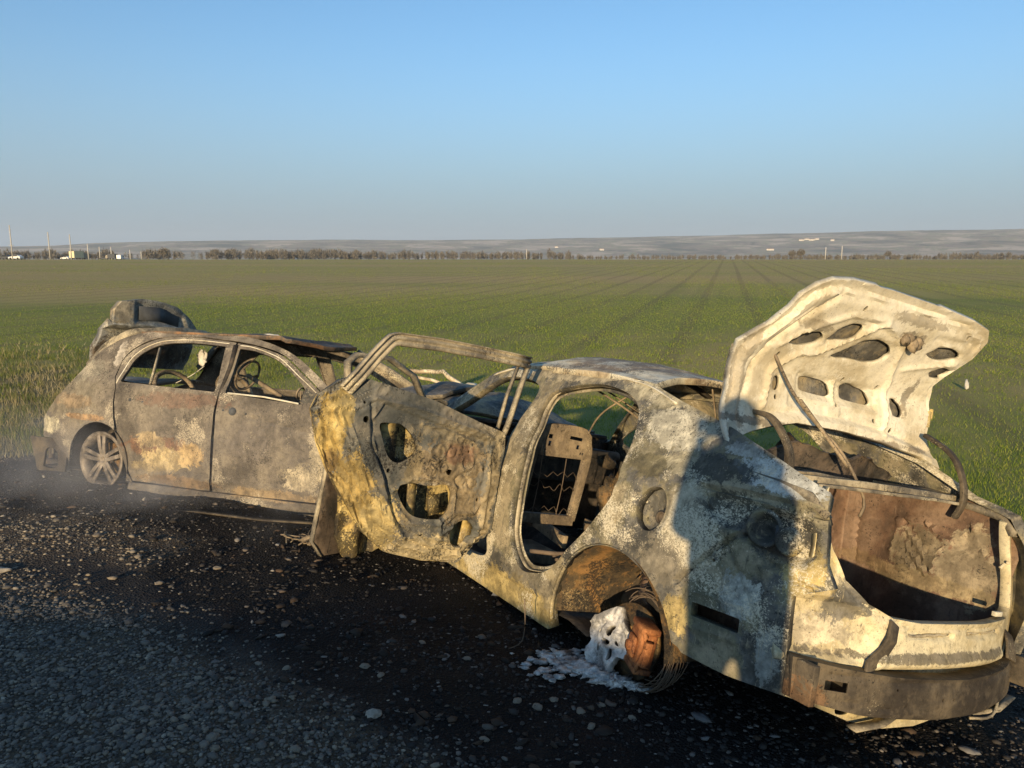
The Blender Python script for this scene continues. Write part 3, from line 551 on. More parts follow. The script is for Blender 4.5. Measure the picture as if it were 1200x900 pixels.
objs('suspension_arm',[tube([(-.1,.46,.20),(-.05,.2,.18),(-.1,0,.17)],.035),tube([(.1,.5,.16),(.3,.3,.17),(.45,.1,.2)],.025),tube([(-.35,.5,.2),(-.3,.2,.2)],.02),box((-.08,0,.22),(.12,1.2,.1))],M['inner'],C1)
# ---- roof
def roofz(x,y):
    t=min(1,abs(y)/.6); zc=float(np.interp(x,[.25,.45,.8,1.2,1.6,1.8],[1.445,1.475,1.52,1.535,1.475,1.42])); ze=float(np.interp(x,[.15,.5,1.1,1.6,1.85],[1.37,1.398,1.41,1.385,1.31]))
    return ze+(zc-ze)*(1-t**2.4)
sheet('roof',[(.14,.60),(.25,.35),(.30,0),(.25,-.35),(.14,-.60),(.6,-.60),(1.1,-.60),(1.6,-.59),(1.76,-.56),(1.85,-.3),(1.88,0),(1.85,.3),(1.76,.56),(1.6,.59),(1.1,.60),(.6,.60)],[],lambda u,v:(u,v,roofz(u,v)),M['roof'],C1,step=.03,fl=.035,disp=.007,freq=3.2,emb=[groove([(.2,.53),(1.7,.53)],.010,.012),groove([(.2,-.53),(1.7,-.53)],.01,.012),groove([(.55,.5),(.6,.1),(.55,-.5)],.012,.03)],seed=4)
objs('roof_bow',[sweep([(1.0,y,roofz(1.0,y)-.035) for y in np.linspace(-.58,.58,10)],boxp(.05,.02)),sweep([(1.45,y,roofz(1.45,y)-.035) for y in np.linspace(-.58,.58,10)],boxp(.04,.02))],M['inner'],C1)
# ---- rear panel, ledge, beam
def xr(y,z): 
    t=min(1.15,abs(y)/.70); return -1.05+.13*t**2.6+.0*z+.05*sm01((z-.62)/.4)
ropen=[(.60,1.06),(.595,.96),(.565,.84),(.52,.74),(.42,.665),(.3,.62),(.15,.605),(-.3,.60),(-.56,.605),(-.615,.64),(-.63,.72),(-.625,.86),(-.60,1.0)]
rout=[(.70,.30),(.735,.45),(.73,.62),(.665,.70),(.635,.85),(.622,1.02)]+ropen+[(-.66,1.03),(-.71,.9),(-.74,.65),(-.72,.45),(-.70,.3),(-.45,.27),(-.17,.22),(.02,.19),(.21,.19),(.39,.22),(.56,.27)]
remb=[dent([(.74,.665),(.56,.665),(.45,.64),(.37,.575),(.385,.50),(.43,.455),(.76,.47)],.03,.014),groove([(.31,.60),(.325,.52),(.35,.44),(.42,.40)],-.014,.022),groove([(.2,.565),(.05,.555),(-.06,.553)],.022,.011),groove([(-.18,.56),(-.3,.55),(-.46,.558)],.022,.011),
      groove([(.36,.465),(0,.455),(-.5,.46)],-.02,.03),groove([(.29,.60),(.28,.55)],.01,.006),lambda u,v:-.05*sm01((.44-v)/.03),groove([(.58,.9),(.56,.78),(.5,.7),(.4,.64),(.2,.585),(-.5,.58)],.010,.008)]
rp=sheet('rear_panel',rout,[[(.45,.245),(.40,.245),(.37,.275),(.44,.28)]],lambda u,v:(xr(u,v),u,v),M['rear'],C1,step=.014,fl=.04,disp=.003,freq=6,emb=remb,flip=True,seed=5)
objs('torn_edge',[tube([(xr(y,.57)-.004+.02,y,.557+.006*mn.noise(Vector((y*40,0,0)))) for y in np.linspace(a,b,14)],.006,5,.02,wob=.01) for a,b in ((.19,-.05),(-.19,-.45))],M['frame'],rp)
obj('bracket_strap',[sweep([(xr(.33,.6)-.012,.30,.605),(xr(.33,.5)-.03,.33,.55),(xr(.36,.47)-.02,.345,.50),(-1.04,.40,.45),(-1.055,.42,.415)],boxp(.055,.012),up=(-1,0,0))],M['beam'],rp,bevel=.003)
obj('bracket_strap',[sweep([(-.97,-.60,.54),(-1.0,-.58,.50),(-1.02,-.56,.44)],boxp(.07,.012),up=(-1,0,0))],M['beam'],rp,bevel=.003)
def xb(y): t=abs(y-.02)/.72; return -1.115+.155*t**2.2
bc=[(.71,.325),(.72,.465),(.55,.445),(.3,.425),(-.1,.41),(-.5,.425),(-.70,.455),(-.715,.33),(-.6,.285),(-.3,.265),(.1,.262),(.45,.285)]
sheet('bumper_beam',bc,[[(.60,.365),(.60,.40),(.515,.395),(.515,.36)],ell(.05,.34,.006,.006,8),ell(-.02,.338,.006,.006,8),ell(-.60,.375,.018,.022,8),ell(.3,.38,.005,.005,8)],lambda u,v:(xb(u)+.012*sm01((.29-v)/.03),u,v),M['beam'],C1,step=.018,fl=.07,hfl=.012,disp=.003,
   emb=[groove([(.70,.43),(.3,.405),(-.1,.392),(-.5,.405),(-.7,.43)],.010,.007),groove([(.7,.345),(.3,.305),(-.1,.295),(-.5,.305),(-.7,.35)],.008,.006)],flip=True,hsm=False,seed=6)
objs('crash_bracket',[box((-.99,.69,.39),(.12,.03,.14)),box((-.99,-.66,.39),(.12,.03,.12)),box((-.96,.45,.34),(.16,.05,.08)),box((-.96,-.45,.34),(.16,.05,.08))],M['beam'],C1,bevel=.004)
(objs('torn_valance_strip',[sweep([(-1.02,.42,.215),(-1.04,.3,.235),(-1.0,.15,.25)],boxp(.05,.006)),sweep([(-1.0,-.35,.22),(-1.03,-.48,.24),(-1.02,-.6,.285)],boxp(.04,.006)),tube([(-1.03,-.3,.215),(-1.05,-.42,.225),(-1.0,-.55,.29)],.006)],M['frame'],C1))
# ---- boot interior
sheet('boot_floor',[(-1.0,.55),(-1.0,-.6),(-.1,-.62),(-.1,.62)],[],lambda u,v:(u,v,.385+.02*mn.noise(Vector((u*5,v*5,0)))),M['trunk'],C1,step=.05,fl=0,disp=.01)
sheet('boot_side_lining',[(-.93,.36),(-.93,.95),(-.75,1.06),(.02,1.06),(.02,.36)],[],lambda u,v:(u,-.665+.05*sm01((u+.1)/-.5)*sm01((.9-v)/.2)+.02*math.sin(u*9),v),M['trunk'],C1,step=.022,fl=0,disp=.005,freq=7,
  emb=[groove([(-.37+.0,.90),(-.36,.72)],.014,.008),groove([(-.62,.86),(-.60,.68)],.018,.008)]+[groove([(-.40-.035*i,.90-.02*i),(-.45-.035*i,.70-.01*i)],-.016,.007) for i in range(5)]+[groove([(-.36,.90),(-.5,.93),(-.63,.84),(-.77,.97)],.022,.008),groove([(-.12,.98),(-.13,.62)],-.014,.01),groove([(-.03,.88),(-.3,.86)],.008,.01),dent([(-.93,.93),(-.97,.93),(-.97,.68),(-.93,.68)],-.012,.015),groove([(-.72,.95),(-.76,.86),(-.84,.80)],.02,.008)],seed=7)
sheet('boot_side_lining',[(-.86,.36),(-.86,.95),(-.75,1.04),(.02,1.04),(.02,.36)],[],lambda u,v:(u,.60*min(1,S1(u,.8)/.80),v),M['trunk'],C1,step=.05,fl=0,disp=.01)
sheet('rear_bulkhead',[(.62,.36),(.62,1.04),(-.64,1.04),(-.64,.36)],[[(.45,.5),(.45,.9),(.1,.9),(.1,.5)],[(-.05,.5),(-.05,.9),(-.35,.9),(-.35,.5)]],lambda u,v:(-.06,u,v),M['trunk'],C1,step=.05,fl=.02,disp=.01,hsm=False)
sheet('parcel_shelf',[(-.62,.64),(-.62,-.66),(-.08,-.60),(-.08,.60)],[[(-.5,.5),(-.5,.12),(-.22,.12),(-.22,.5)],[(-.5,-.1),(-.5,-.5),(-.22,-.5),(-.22,-.1)]],lambda u,v:(u,v,1.075+.01*math.sin(v*5)),M['hood'],C1,step=.04,fl=.02,disp=.012,hsm=True,seed=8)
objs('boot_opening_rail',[sweep([(-.63-.03*math.cos(y*2),y,1.055+.012*math.cos(y*2)) for y in np.linspace(-.63,.62,16)],boxp(.03,.028),wob=.006),sweep([(-.67-.03*math.cos(y*2),y,1.035+.012*math.cos(y*2)) for y in np.linspace(-.63,.62,16)],boxp(.022,.014),wob=.004)],M['frame'],C1,bevel=.003)
objs('boot_gutter',[sweep([(-.62,s*.66,1.05),(-.75,s*.645,1.04),(-.88,s*.635,1.02),(-.95,s*.615,.96)],[(-.03,-.02),(.03,-.02),(.03,.012),(.015,.012),(.01,-.008),(-.03,-.008)]) for s in (1,-1)],M['frame'],C1)
objs('striker',[box((-.985,-.47,.625),(.02,.05,.02)),tube([(-.93,-.60,.83),(-.91,-.63,.83),(-.9,-.60,.80)],.008)],M['lid'],C1,bevel=.003)
dbs=[lump((-.8+.6*RNG.random(),-.45+.85*RNG.random(),.40),.03+.05*RNG.random(),i,.6,2,(1.4,1.1,.4)) for i in range(26)]
tag(obj('boot_debris',dbs,M['inner'],C1),'charred heap on the boot floor',None,None,'stuff')
obj('torn_fabric_scrap',[lump((-.52,.02,.415),.075,3,.5,3,(1.1,.8,.25)),lump((-.62,-.08,.41),.05,4,.5,3,(1,.8,.25))],plain('grey ash scrap',(.16,.155,.15),.9),C1)
sheet('shade_sheet',[(.30,1.04),(.30,1.12),(.1,1.20),(-.15,1.17),(-.4,1.19),(-.62,1.12),(-.62,1.04)],[],lambda u,v:(-.30-.25*(v-1.04)+.03*math.sin(u*9),u,v),M['inner'],C1,step=.03,fl=.02,disp=.025,freq=8,rag=.02,seed=31)  # dark sheet added over the shelf, standing in for shade on the grass behind
# ---- boot lid
def lx(z): return float(np.interp(z,[1.05,1.2,1.3,1.5,1.6,1.9],[-.56,-.46,-.41,-.38,-.45,-.72]))
def lidf(u,v): return ((lx(v-.02)+lx(v)+lx(v+.02))/3+.05*(u/.7)**2*-1*sm01((v-1.2)/.3)*.5,u,v)
lo=[(.67,1.17),(.675,1.26),(.655,1.38),(.65,1.5),(.67,1.56),(.61,1.62),(.585,1.645),(.55,1.72),(.55,1.77),(.51,1.82),(.45,1.853),(.34,1.872),(.1,1.884),(-.19,1.882),(-.5,1.865),(-.64,1.845),(-.705,1.80),(-.72,1.72),(-.68,1.63),(-.655,1.57),(-.70,1.52),(-.735,1.45),(-.725,1.34),(-.755,1.27),(-.755,1.185),(-.62,1.225),(-.36,1.265),(-.07,1.285),(.24,1.285),(.42,1.25),(.55,1.215)]
lh=[[(.43,1.62),(.4,1.655),(.3,1.675),(.265,1.645),(.32,1.615),(.4,1.605)],[(.235,1.655),(.22,1.70),(.17,1.735),(.115,1.74),(.105,1.715),(.15,1.675)],[(.13,1.60),(.06,1.655),(.03,1.685),(-.05,1.705),(-.15,1.69),(-.18,1.65),(-.12,1.61),(0,1.605)],
    [(-.40,1.70),(-.43,1.735),(-.52,1.745),(-.59,1.73),(-.58,1.705),(-.49,1.685)],[(-.53,1.63),(-.57,1.66),(-.665,1.655),(-.65,1.62),(-.57,1.61)],[(.215,1.485),(.18,1.497),(.04,1.49),(.025,1.435),(.18,1.435),(.21,1.445)],[(-.065,1.49),(-.1,1.50),(-.23,1.49),(-.265,1.435),(-.11,1.435),(-.07,1.445)],
    [(-.41,1.48),(-.45,1.48),(-.495,1.45),(-.495,1.405),(-.44,1.405),(-.415,1.44)],[(.395,1.465),(.365,1.475),(.355,1.45),(.37,1.415),(.40,1.415)]]+[ell(a,b,.010,.012,8) for a,b in ((.44,1.56),(.29,1.58),(.385,1.38),(.23,1.39),(-.02,1.40),(-.30,1.36),(-.28,1.52),(-.42,1.33),(.19,1.80),(-.55,1.80),(-.04,1.52))]
le=[groove([(.60,1.25),(.56,1.45),(.52,1.60),(.44,1.74),(.36,1.82),(0,1.84),(-.5,1.82),(-.64,1.77)],.016,.013),groove([(.46,1.33),(.43,1.50),(.33,1.585),(.24,1.60),(.05,1.745),(.0,1.77)],-.018,.012),groove([(.47,1.60),(.35,1.70),(.22,1.77),(0,1.785)],-.012,.012),
    groove([(-.02,1.77),(-.2,1.72),(-.33,1.55),(-.38,1.40),(-.36,1.30)],-.016,.013),groove([(-.35,1.62),(-.5,1.665),(-.62,1.69)],-.012,.011),dent([(.25,1.51),(-.30,1.51),(-.31,1.41),(.25,1.41)],.014,.008),groove([(.0,1.5),(.0,1.41)],-.014,.012),
    groove([(.5,1.30),(.2,1.34),(-.1,1.345),(-.4,1.32),(-.68,1.27)],.012,.012),groove([(.55,1.25),(.2,1.305),(-.1,1.31),(-.4,1.29),(-.7,1.22)],-.012,.014)]
lo24=[(a,b) for a,b in lo[:24]]
def rimf(u,v):
    d_=dpoly(u,v,lo24,False); return -.026*(1-sm01((d_-.028)/.014))+.006*math.exp(-((d_-.004)/.005)**2)
le+=[rimf,groove([(.595,1.3),(.58,1.5),(.53,1.63),(.46,1.76),(.35,1.835),(0,1.855),(-.5,1.84),(-.64,1.79)],.006,.006),dent([(.17,1.765),(-.17,1.755),(-.20,1.72),(0,1.735),(.1,1.76)],.008,.006),dent([(.30,1.40),(.05,1.385),(.04,1.35),(.30,1.36)],.009,.008),dent([(-.05,1.385),(-.32,1.39),(-.33,1.35),(-.06,1.35)],.009,.008),dent([(-.35,1.78),(-.6,1.785),(-.60,1.765),(-.36,1.755)],.008,.006)]
for h in lh[:9]: le.append((lambda hh:(lambda u,v:-.010*(1-sm01(dpoly(u,v,hh,True)/.012))))(h))
lid=sheet('boot_lid',lo,[],lambda u,v:(lambda p:(p[0]+.055,p[1],p[2]))(lidf(u,v)),M['lidout'],C1,step=.045,fl=.0,disp=.008,smo=False,seed=9)
sheet('inner_panel',lo,lh,lidf,M['lid'],lid,step=.0115,fl=.022,hfl=.012,disp=.0022,freq=5,emb=le,flip=True,seed=10)
obj('lid_wiring_lump',[lump((lx(1.74)-.01,-.17-.03*i,1.735+.02*math.sin(i*2)),.028,i,.8,2,(.5,1,1),3) for i in range(4)],M['seat'],lid)
obj('latch_plate',[box((lx(1.42)-.01,-.70,1.42),(.02,.03,.08)),box((lx(1.44)-.01,-.73,1.45),(.015,.012,.05))],M['doorout'],lid,bevel=.003)
objs('hinge_arm',[sweep(cat([(-.34,.5,1.30),(-.49,.5,1.29),(-.58,.5,1.22),(-.63,.5,1.14),(-.64,.5,1.02)],.02,False),boxp(.02,.035),up=(0,1,0))],M['beam'],lid,bevel=.003)
obj('hinge_arm',[sweep(cat([(-.47,-.6,1.335),(-.60,-.6,1.27),(-.67,-.6,1.18),(-.70,-.6,1.06),(-.67,-.6,.97)],.02,False),boxp(.02,.035),up=(0,1,0))],M['beam'],lid,bevel=.003)
obj('lid_cable',[tube([(lx(1.55)-.01,.455,1.56),(-.47,.36,1.41),(-.52,.24,1.29),(-.58,.12,1.18),(-.66,.05,1.01),(-.66,.06,.93)],.007,6),tube([(-.49,.33,1.38),(-.54,.2,1.25),(-.6,.1,1.13)],.009,5)],M['seat'],lid)
# ---- rear left door, swung out, seen from inside
HG=Vector((1.0,.90,0)); ta=R(100); DU=Vector((math.cos(ta),math.sin(ta),0)); DN=Vector((-math.sin(ta),math.cos(ta),0))
if DN.x>0: DN=-DN
def D(u,z,w): return HG+DU*u+DN*w+Vector((0,0,z))
dout=[(1.125,.98),(1.10,1.06),(1.0,1.14),(.93,1.175),(.5,1.11),(.2,1.03),(.0,.985),(-.01,.89),(-.005,.67),(-.01,.40),(.04,.30),(.12,.225),(.35,.235),(.6,.29),(.74,.39),(.86,.53),(.98,.69),(1.06,.82)]
latch=[(.93,1.19),(1.10,1.07),(1.135,.98),(1.06,.81),(.98,.68),(.86,.52),(.74,.38),(.6,.28),(.35,.22),(.12,.21),(.02,.3)]
def dw(u,z): dd=dpoly(u,z,latch); return -.105*(1-sm01(dd/.17))**1.2 - .0
dh=[[(.79,.955),(.72,.965),(.66,.96),(.58,.90),(.56,.83),(.64,.77),(.71,.79),(.765,.885)],[(.63,.64),(.56,.67),(.45,.66),(.33,.67),(.29,.62),(.30,.53),(.36,.485),(.5,.495),(.58,.55)],ell(.175,.40,.083,.083)]+[ell(a,b,rr,rr,8) for a,b,rr in ((.88,.97,.017),(.70,.725,.012),(.44,.39,.012),(.11,.60,.011),(.10,.77,.011),(.33,.74,.016),(.9,1.05,.007),(.22,.86,.008),(.02,.55,.007),(.42,.31,.007))]
de=[dent([(.085,.93),(.5,1.0),(.79,1.06),(.845,.95),(.74,.72),(.64,.5),(.5,.345),(.3,.285),(.085,.30)],.016,.006),groove([(.86,1.05),(.82,.85),(.70,.68),(.60,.45),(.50,.40)],.014,.009),groove([(.84,1.08),(.55,1.05),(.25,.99),(.08,.95)],-.012,.010),groove([(.10,.93),(.06,.7),(.06,.45)],-.010,.010),groove([(.66,.62),(.55,.69),(.40,.70),(.27,.66),(.26,.52),(.36,.45),(.52,.46),(.64,.56)],-.012,.009),
    groove([(.14,.90),(.40,.965),(.54,.98)],-.012,.008),groove([(.07,.62),(.12,.52),(.24,.52),(.3,.46)],-.012,.008),dent([(.28,.92),(.5,.95),(.52,.72),(.25,.72)],-.010,.03),groove([(.26,.45),(.32,.40),(.36,.52)],-.018,.012)]
de+=[(lambda cx,cz,rr,dd:(lambda u,v:-dd*math.exp(-((math.hypot(u-cx,v-cz)-rr)/.007)**2)))(*q) for q in ((.43,.84,.045,-.008),(.33,.85,.03,.008),(.22,.80,.04,-.008),(.36,.76,.025,.010),(.24,.70,.035,.008),(.46,.74,.028,-.008),(.16,.69,.030,.009),(.30,.92,.02,-.008),(.175,.40,.10,-.008))]
de.append(lambda u,v:.007*mn.noise(Vector((u*34,v*34,3)))*(.12+1.0*sm01((.55-u)/.15)*sm01((v-.55)/.1)))
de.append(lambda u,v:.011*mn.noise(Vector((u*10,v*10,8)))*(1-sm01(dpoly(u,v,latch)/.2)))
def folds(u,v):
    d_=dpoly(u,v,latch); return (.0075*math.sin(d_*170+6*mn.noise(Vector((u*5,v*5,1))))+.004*math.sin(d_*340+9*mn.noise(Vector((u*8,v*8,4)))))*(1-sm01((d_-.10)/.10))
de.append(folds)
dr=sheet('rear_door',dout,[],lambda u,v:tuple(D(u,v,-.115-.035*math.sin(max(0,min(1,(v-.2)/.9))*3.14))),M['doorout'],C1,step=.05,fl=0,disp=.006,seed=11,flip=False)
sheet('inner_panel',dout,dh,lambda u,v:tuple(D(u,v,dw(u,v))),M['door'],dr,step=.0095,fl=.03,hfl=.016,disp=.0025,freq=7,emb=de,flip=(DU.cross(Vector((0,0,1)))).dot(DN)<0,seed=12)
fr=[D(.985,1.095,-.062),D(.93,1.175,-.05),D(.86,1.28,-.05),D(.80,1.36,-.045),D(.782,1.378,-.045),D(.755,1.388,-.045),D(.5,1.402,-.04),D(.25,1.405,-.04),D(0,1.405,-.04),D(-.12,1.40,-.04)]
wf=obj('window_frame',[sweep(fr,[(-.034,-.020),(.034,-.020),(.036,.0),(.032,.020),(.016,.022),(.012,.010),(.004,.010),(.0,.022),(-.012,.022),(-.016,.008),(-.030,.009),(-.026,.020),(-.034,.020)],up=tuple(DN),wob=.003),sweep([D(-.115,1.39,-.04),D(-.07,1.22,-.03),D(-.02,1.03,-.02),D(.01,.96,-.01)],boxp(.018,.032),up=tuple(DN),wob=.003),sweep([D(-.085,1.385,-.09),D(-.03,1.2,-.08),D(.015,1.0,-.06)],boxp(.014,.02),up=tuple(DN),wob=.004)],M['frame'],dr)
objs('glass_channel',[sweep([D(.52,.66,-.06),D(.5,.45,-.06)],boxp(.05,.012),up=tuple(DN)),sweep([D(.70,.96,-.08),D(.69,.75,-.08)],boxp(.10,.01),up=tuple(DN)),sweep([D(.36,.6,-.08),D(.33,.5,-.08)],boxp(.08,.01),up=tuple(DN)),sweep([D(.10,.47,-.07),D(.11,.33,-.07)],boxp(.09,.01),up=tuple(DN))],M['doorout'],dr)
# ---- front left door, behind it
HF=Vector((2.05,.90,0)); tf=R(115); FU=Vector((math.cos(tf),math.sin(tf),0)); FN=Vector((-math.sin(tf),math.cos(tf),0)); FN=-FN if FN.x>0 else FN
def DF(u,z,w): return HF+FU*u+FN*w+Vector((0,0,z))
fdp=[(.0,.16),(.0,.98),(.3,1.02),(.70,1.06),(.76,.98),(.76,.62),(.775,.13),(.62,-.02),(.4,.06),(.2,.10)]
fd=sheet('front_door',fdp,[],lambda u,v:tuple(DF(u,v,-.10)),M['inner'],C1,step=.05,fl=0,disp=.015,seed=13)
sheet('inner_panel',[(.0,.16),(.0,.96),(.3,1.0),(.66,1.04),(.70,.98),(.70,.6),(.66,.15),(.60,.02),(.5,.08),(.42,.03),(.3,.12),(.2,.10)],[ell(.25,.4,.08,.08),ell(.4,.75,.1,.08)],lambda u,v:tuple(DF(u,v,.03*math.sin(u*26))),M['doorout'],fd,step=.025,fl=.03,disp=.02,freq=9,seed=14,rag=.02,flip=(FU.cross(Vector((0,0,1)))).dot(FN)<0)
obj('window_frame',[sweep([DF(.74,1.04,-.05),DF(.78,1.24,-.05),DF(.72,1.29,-.05),DF(.45,1.31,-.05),DF(.2,1.22,-.05),DF(.0,1.0,-.05)],boxp(.03,.045),up=tuple(FN),wob=.006)],M['frame'],fd)
obj('door_edge_strip',[sweep([DF(.765,1.0,-.11),DF(.76,.62,-.11),DF(.78,.13,-.11),DF(.63,-.03,-.11)],boxp(.012,.03),up=tuple(FN))],M['frame'],fd)
# ---- front end and cabin
def hoodf(u,v): return (u,v,1.02+.13*math.sin(max(0,min(1,(u-2.3)/1.1))*3.14)*(1-.5*(v/.7)**2)+.04*math.sin(u*5+v*3)-.04*(v>.0)*v)
sheet('bonnet',[(2.35,.62),(2.35,-.66),(2.8,-.68),(3.25,-.60),(3.3,0),(3.15,.5),(2.8,.62)],[],hoodf,M['hood'],C1,step=.05,fl=.03,disp=.03,freq=3,seed=15)
sheet('front_wing',[(2.30,.30),(2.30,.95),(2.9,.93),(3.3,.8),(3.35,.55)]+arcpts(2.72,.25,.38,30,170,8)[0:9],[],lambda u,v:(u,-.86+.1*sm01((u-2.9)/.4),v),M['hood'],C1,step=.06,fl=.02,disp=.02)
sheet('front_wing',[(2.30,.30),(2.30,.95),(2.9,.93),(3.3,.8),(3.35,.55)]+arcpts(2.72,.25,.38,30,170,8)[0:9],[],lambda u,v:(u,.86-.1*sm01((u-2.9)/.4),v),M['hood'],C1,step=.06,fl=.02,disp=.02,flip=True)
obj('dashboard_beam',[tube([(2.0,.66,.86),(1.95,.2,.88),(2.0,-.66,.86)],.04,8,.1),box((2.15,0,.75),(.2,1.4,.25)),tube([(1.75,.36,.92),(1.95,.36,.8)],.03)],M['inner'],C1,bevel=.01)
obj('bulkhead',[box((2.36,0,.6),(.03,1.6,.75)),box((2.33,0,.985),(.14,1.45,.03))],M['inner'],C1,bevel=.006)
sheet('floor_pan',[(2.35,.8),(2.35,-.8),(.1,-.8),(.1,.8)],[],lambda u,v:(u,v,.17+.06*math.exp(-(v/.13)**2)*2),M['inner'],C1,step=.08,fl=0,disp=.02)
obj('engine_block',[box((2.85,.05,.55),(.5,.55,.45)),box((2.9,.0,.80),(.35,.4,.08)),lump((3.15,-.1,.5),.25,2,.4,3)],M['inner'],C1,bevel=.02)
def front_seat(y):
    s=1
    p=[(y+.19,.50),(y+.19,.88),(y+.165,.98),(y+.12,1.05),(y-.12,1.05),(y-.165,.98),(y-.19,.88),(y-.19,.50)]
    lean=lambda z:1.14-.18*(z-.5)
    seat=obj('seat_frame',[sweep([(lean(z),a,z) for a,z in cat([(q[0],q[1],0) for q in p],.04,False) and [(c.x,c.y) for c in cat([(q[0],q[1],0) for q in p],.04,False)]],boxp(.05,.04),up=(1,0,0)),sweep([(lean(.5),y+.2,.5),(lean(.5),y-.2,.5)],boxp(.05,.06)),sweep([(1.15,y+.19,.36),(1.6,y+.23,.40)],boxp(.03,.08)),sweep([(1.15,y-.19,.36),(1.6,y-.23,.40)],boxp(.03,.08)),box((1.35,y,.25),(.4,.4,.06))],M['seat'],C1,bevel=.004)
    sheet('headrest_plate',[(y+.165,.885),(y+.16,.96),(y+.11,1.045),(y-.11,1.045),(y-.16,.96),(y-.165,.885)],[[(y+.13,.99),(y+.10,.99),(y+.10,1.015),(y+.13,1.015)],[(y-.02,1.0),(y-.11,.995),(y-.11,1.015),(y-.02,1.02)],[(y+.12,.945),(y+.10,.945),(y+.10,.975),(y+.12,.975)],[(y-.08,.945),(y-.10,.945),(y-.10,.97),(y-.08,.97)],ell(y+.13,.92,.007,.01,6),ell(y-.135,.92,.007,.01,6),ell(y-.12,.92,.007,.01,6)],lambda u,v:(lean(v)-.025,u,v),M['seat'],seat,step=.02,fl=.01,disp=.002,flip=True,hsm=False)
    sp=[]
    for k in (0,2,3):
        z=.56+.07*k; sp.append(tube([(lean(z),y-.16+.32*j/9,z+(.016 if j%2 else -.016)+.03*mn.noise(Vector((j*.6,k,y)))) for j in range(10)],.0017,4,.02))
    for a in (.12,-.05): sp.append(tube([(lean(.87),y+a,.88),(lean(.7),y+a-.02,.7),(lean(.52),y+a-.03,.53)],.003,4))
    obj('seat_spring',sp,M['wire'],seat)
    return seat
front_seat(.47); front_seat(-.40)
rs=[]
for k in range(14):
    y0=-.55+.085*k; rs.append(tube([(.0+.05*RNG.random(),y0,.95-.1*RNG.random()),(.18+.1*RNG.random(),y0+.05*RNG.normal(),.6),(.3+.1*RNG.random(),y0,.36),(.75,y0+.1*RNG.normal(),.36+.05*RNG.random())],.003,4,.05,wob=.04,seed=k))
rs+=[tube([(.05,.6,.95),(.05,.0,1.0),(.05,-.6,.95)],.010),tube([(.75,.62,.36),(.8,0,.37),(.75,-.62,.36)],.012),tube([(.45,.80,.42),(.55,.6,.40),(.7,.3,.36),(.78,.0,.38)],.009),tube([(.7,.80,.40),(.5,.72,.44),(.32,.74,.52)],.012)]
tag(obj('rear_seat_wire_frame',rs,M['wire'],C1),None)
objs('hanging_wire',[tube([(1.1,.45,1.38),(.9,.1,1.2),(.8,-.2,1.0),(.7,-.4,.9)],.007),tube([(1.35,.2,1.40),(1.2,-.2,1.2),(1.1,-.5,.95)],.006),tube([(.5,-.1,1.42),(.55,-.25,1.15),(.5,-.3,.9)],.005),tube([(.9,.0,1.42),(1.0,.25,1.2),(.95,.38,1.05)],.006)],M['seat'],C1)
objs('torn_pillar_trim',[sweep(cat([(.35,-.66,1.22),(.48,-.66,1.0),(.42,-.70,.75),(.5,-.72,.5)],.04,False),boxp(.02,.13),up=(1,0,0),wob=.03),lump((1.55,-.35,.62),.12,4,.6,3,(.6,1,1.2)),lump((1.5,-.2,.85),.07,5,.6,2,(.6,1.3,.7))],M['rust'],C1)
# ------------------------------------------------------------------ second burnt car
M2=Matrix.Translation((-3.29,7.13,-2.14+EYE))@rotm(-20.65,-.35,-9.87)
C2=empty('burnt_car','burnt out saloon behind at left with closed doors and a five spoke alloy wheel','car',M2)
XS2=[-1.1,-1.0,-.95,-.85,-.72,-.5,0,3],[.30,.48,.60,.76,.89,.95,1,1]
S2=lambda x,z:hw(x,z,*XS2)
def side2(u,v): return (u,-S2(u,v),v)
A2=arcpts(.05,.28,.345,-22,188,18)
arc=lambda P:[(p.x,p.y) for p in cat([(*q,0) for q in P],.04,False)]
q2=[(.43,.12),(.40,.15)]+[p for p in A2]+[(-.36,.30),(-.55,.44),(-.93,.44),(-1.02,.48),(-1.04,.55),(-.9,.60),(-.72,.63),(-.64,.70),(-.56,.78),(-.46,.88),(-.39,.96),(-.34,1.08),(-.22,1.24),*arc([(-.06,1.345),(.15,1.41),(.45,1.438),(1.1,1.425),(1.45,1.385),(1.75,1.305),(2.0,1.185),(2.32,.985)]),*arc([(2.31,.94),(2.26,.96),(1.98,1.13),(1.72,1.275),(1.42,1.345),(1.1,1.378),(.8,1.396),(.46,1.387),(.21,1.312),(.088,1.18),(.088,1.02)]),(.155,.93),(.20,.67),(.29,.42),(.42,.16)]
sheet('side_panel',q2,[],side2,M['s2'],C2,step=.026,fl=.02,disp=.006,seed=21,emb=[groove([(-.95,.47),(-.6,.56),(-.4,.62)],.008,.01),groove([(-.98,.78),(-.7,.82),(-.35,.80)],-.008,.02),groove([(-.42,.60),(-.36,.45),(-.35,.33)],.01,.008),groove([(-.35,.66),(-.1,.70),(.12,.69)],-.010,.015),groove(A2,-.014,.014)])
dr2=[(.44,.16),(.31,.42),(.22,.67),(.168,.93),*arc([(.10,1.02),(.098,1.18),(.217,1.302),(.46,1.377),(.8,1.386),(1.1,1.367),(1.215,1.355)]),(1.247,.94),(1.25,.50),(1.24,.15)]
w2r=[(.19,.975),*arc([(.185,1.05),(.22,1.17),(.32,1.265),(.50,1.325),(.8,1.338),(1.125,1.322)]),(1.205,.945)]
rd=sheet('rear_door',dr2,[rc(w2r,.02)],side2,M['s2'],C2,step=.026,fl=.018,hfl=.025,disp=.008,freq=3,seed=22,hsm=False,emb=[groove([(.22,.93),(1.22,.90)],-.006,.015),ell and dent(ell(1.13,.80,.05,.022),.008,.01),groove([(.45,.24),(1.22,.23)],-.008,.02)])
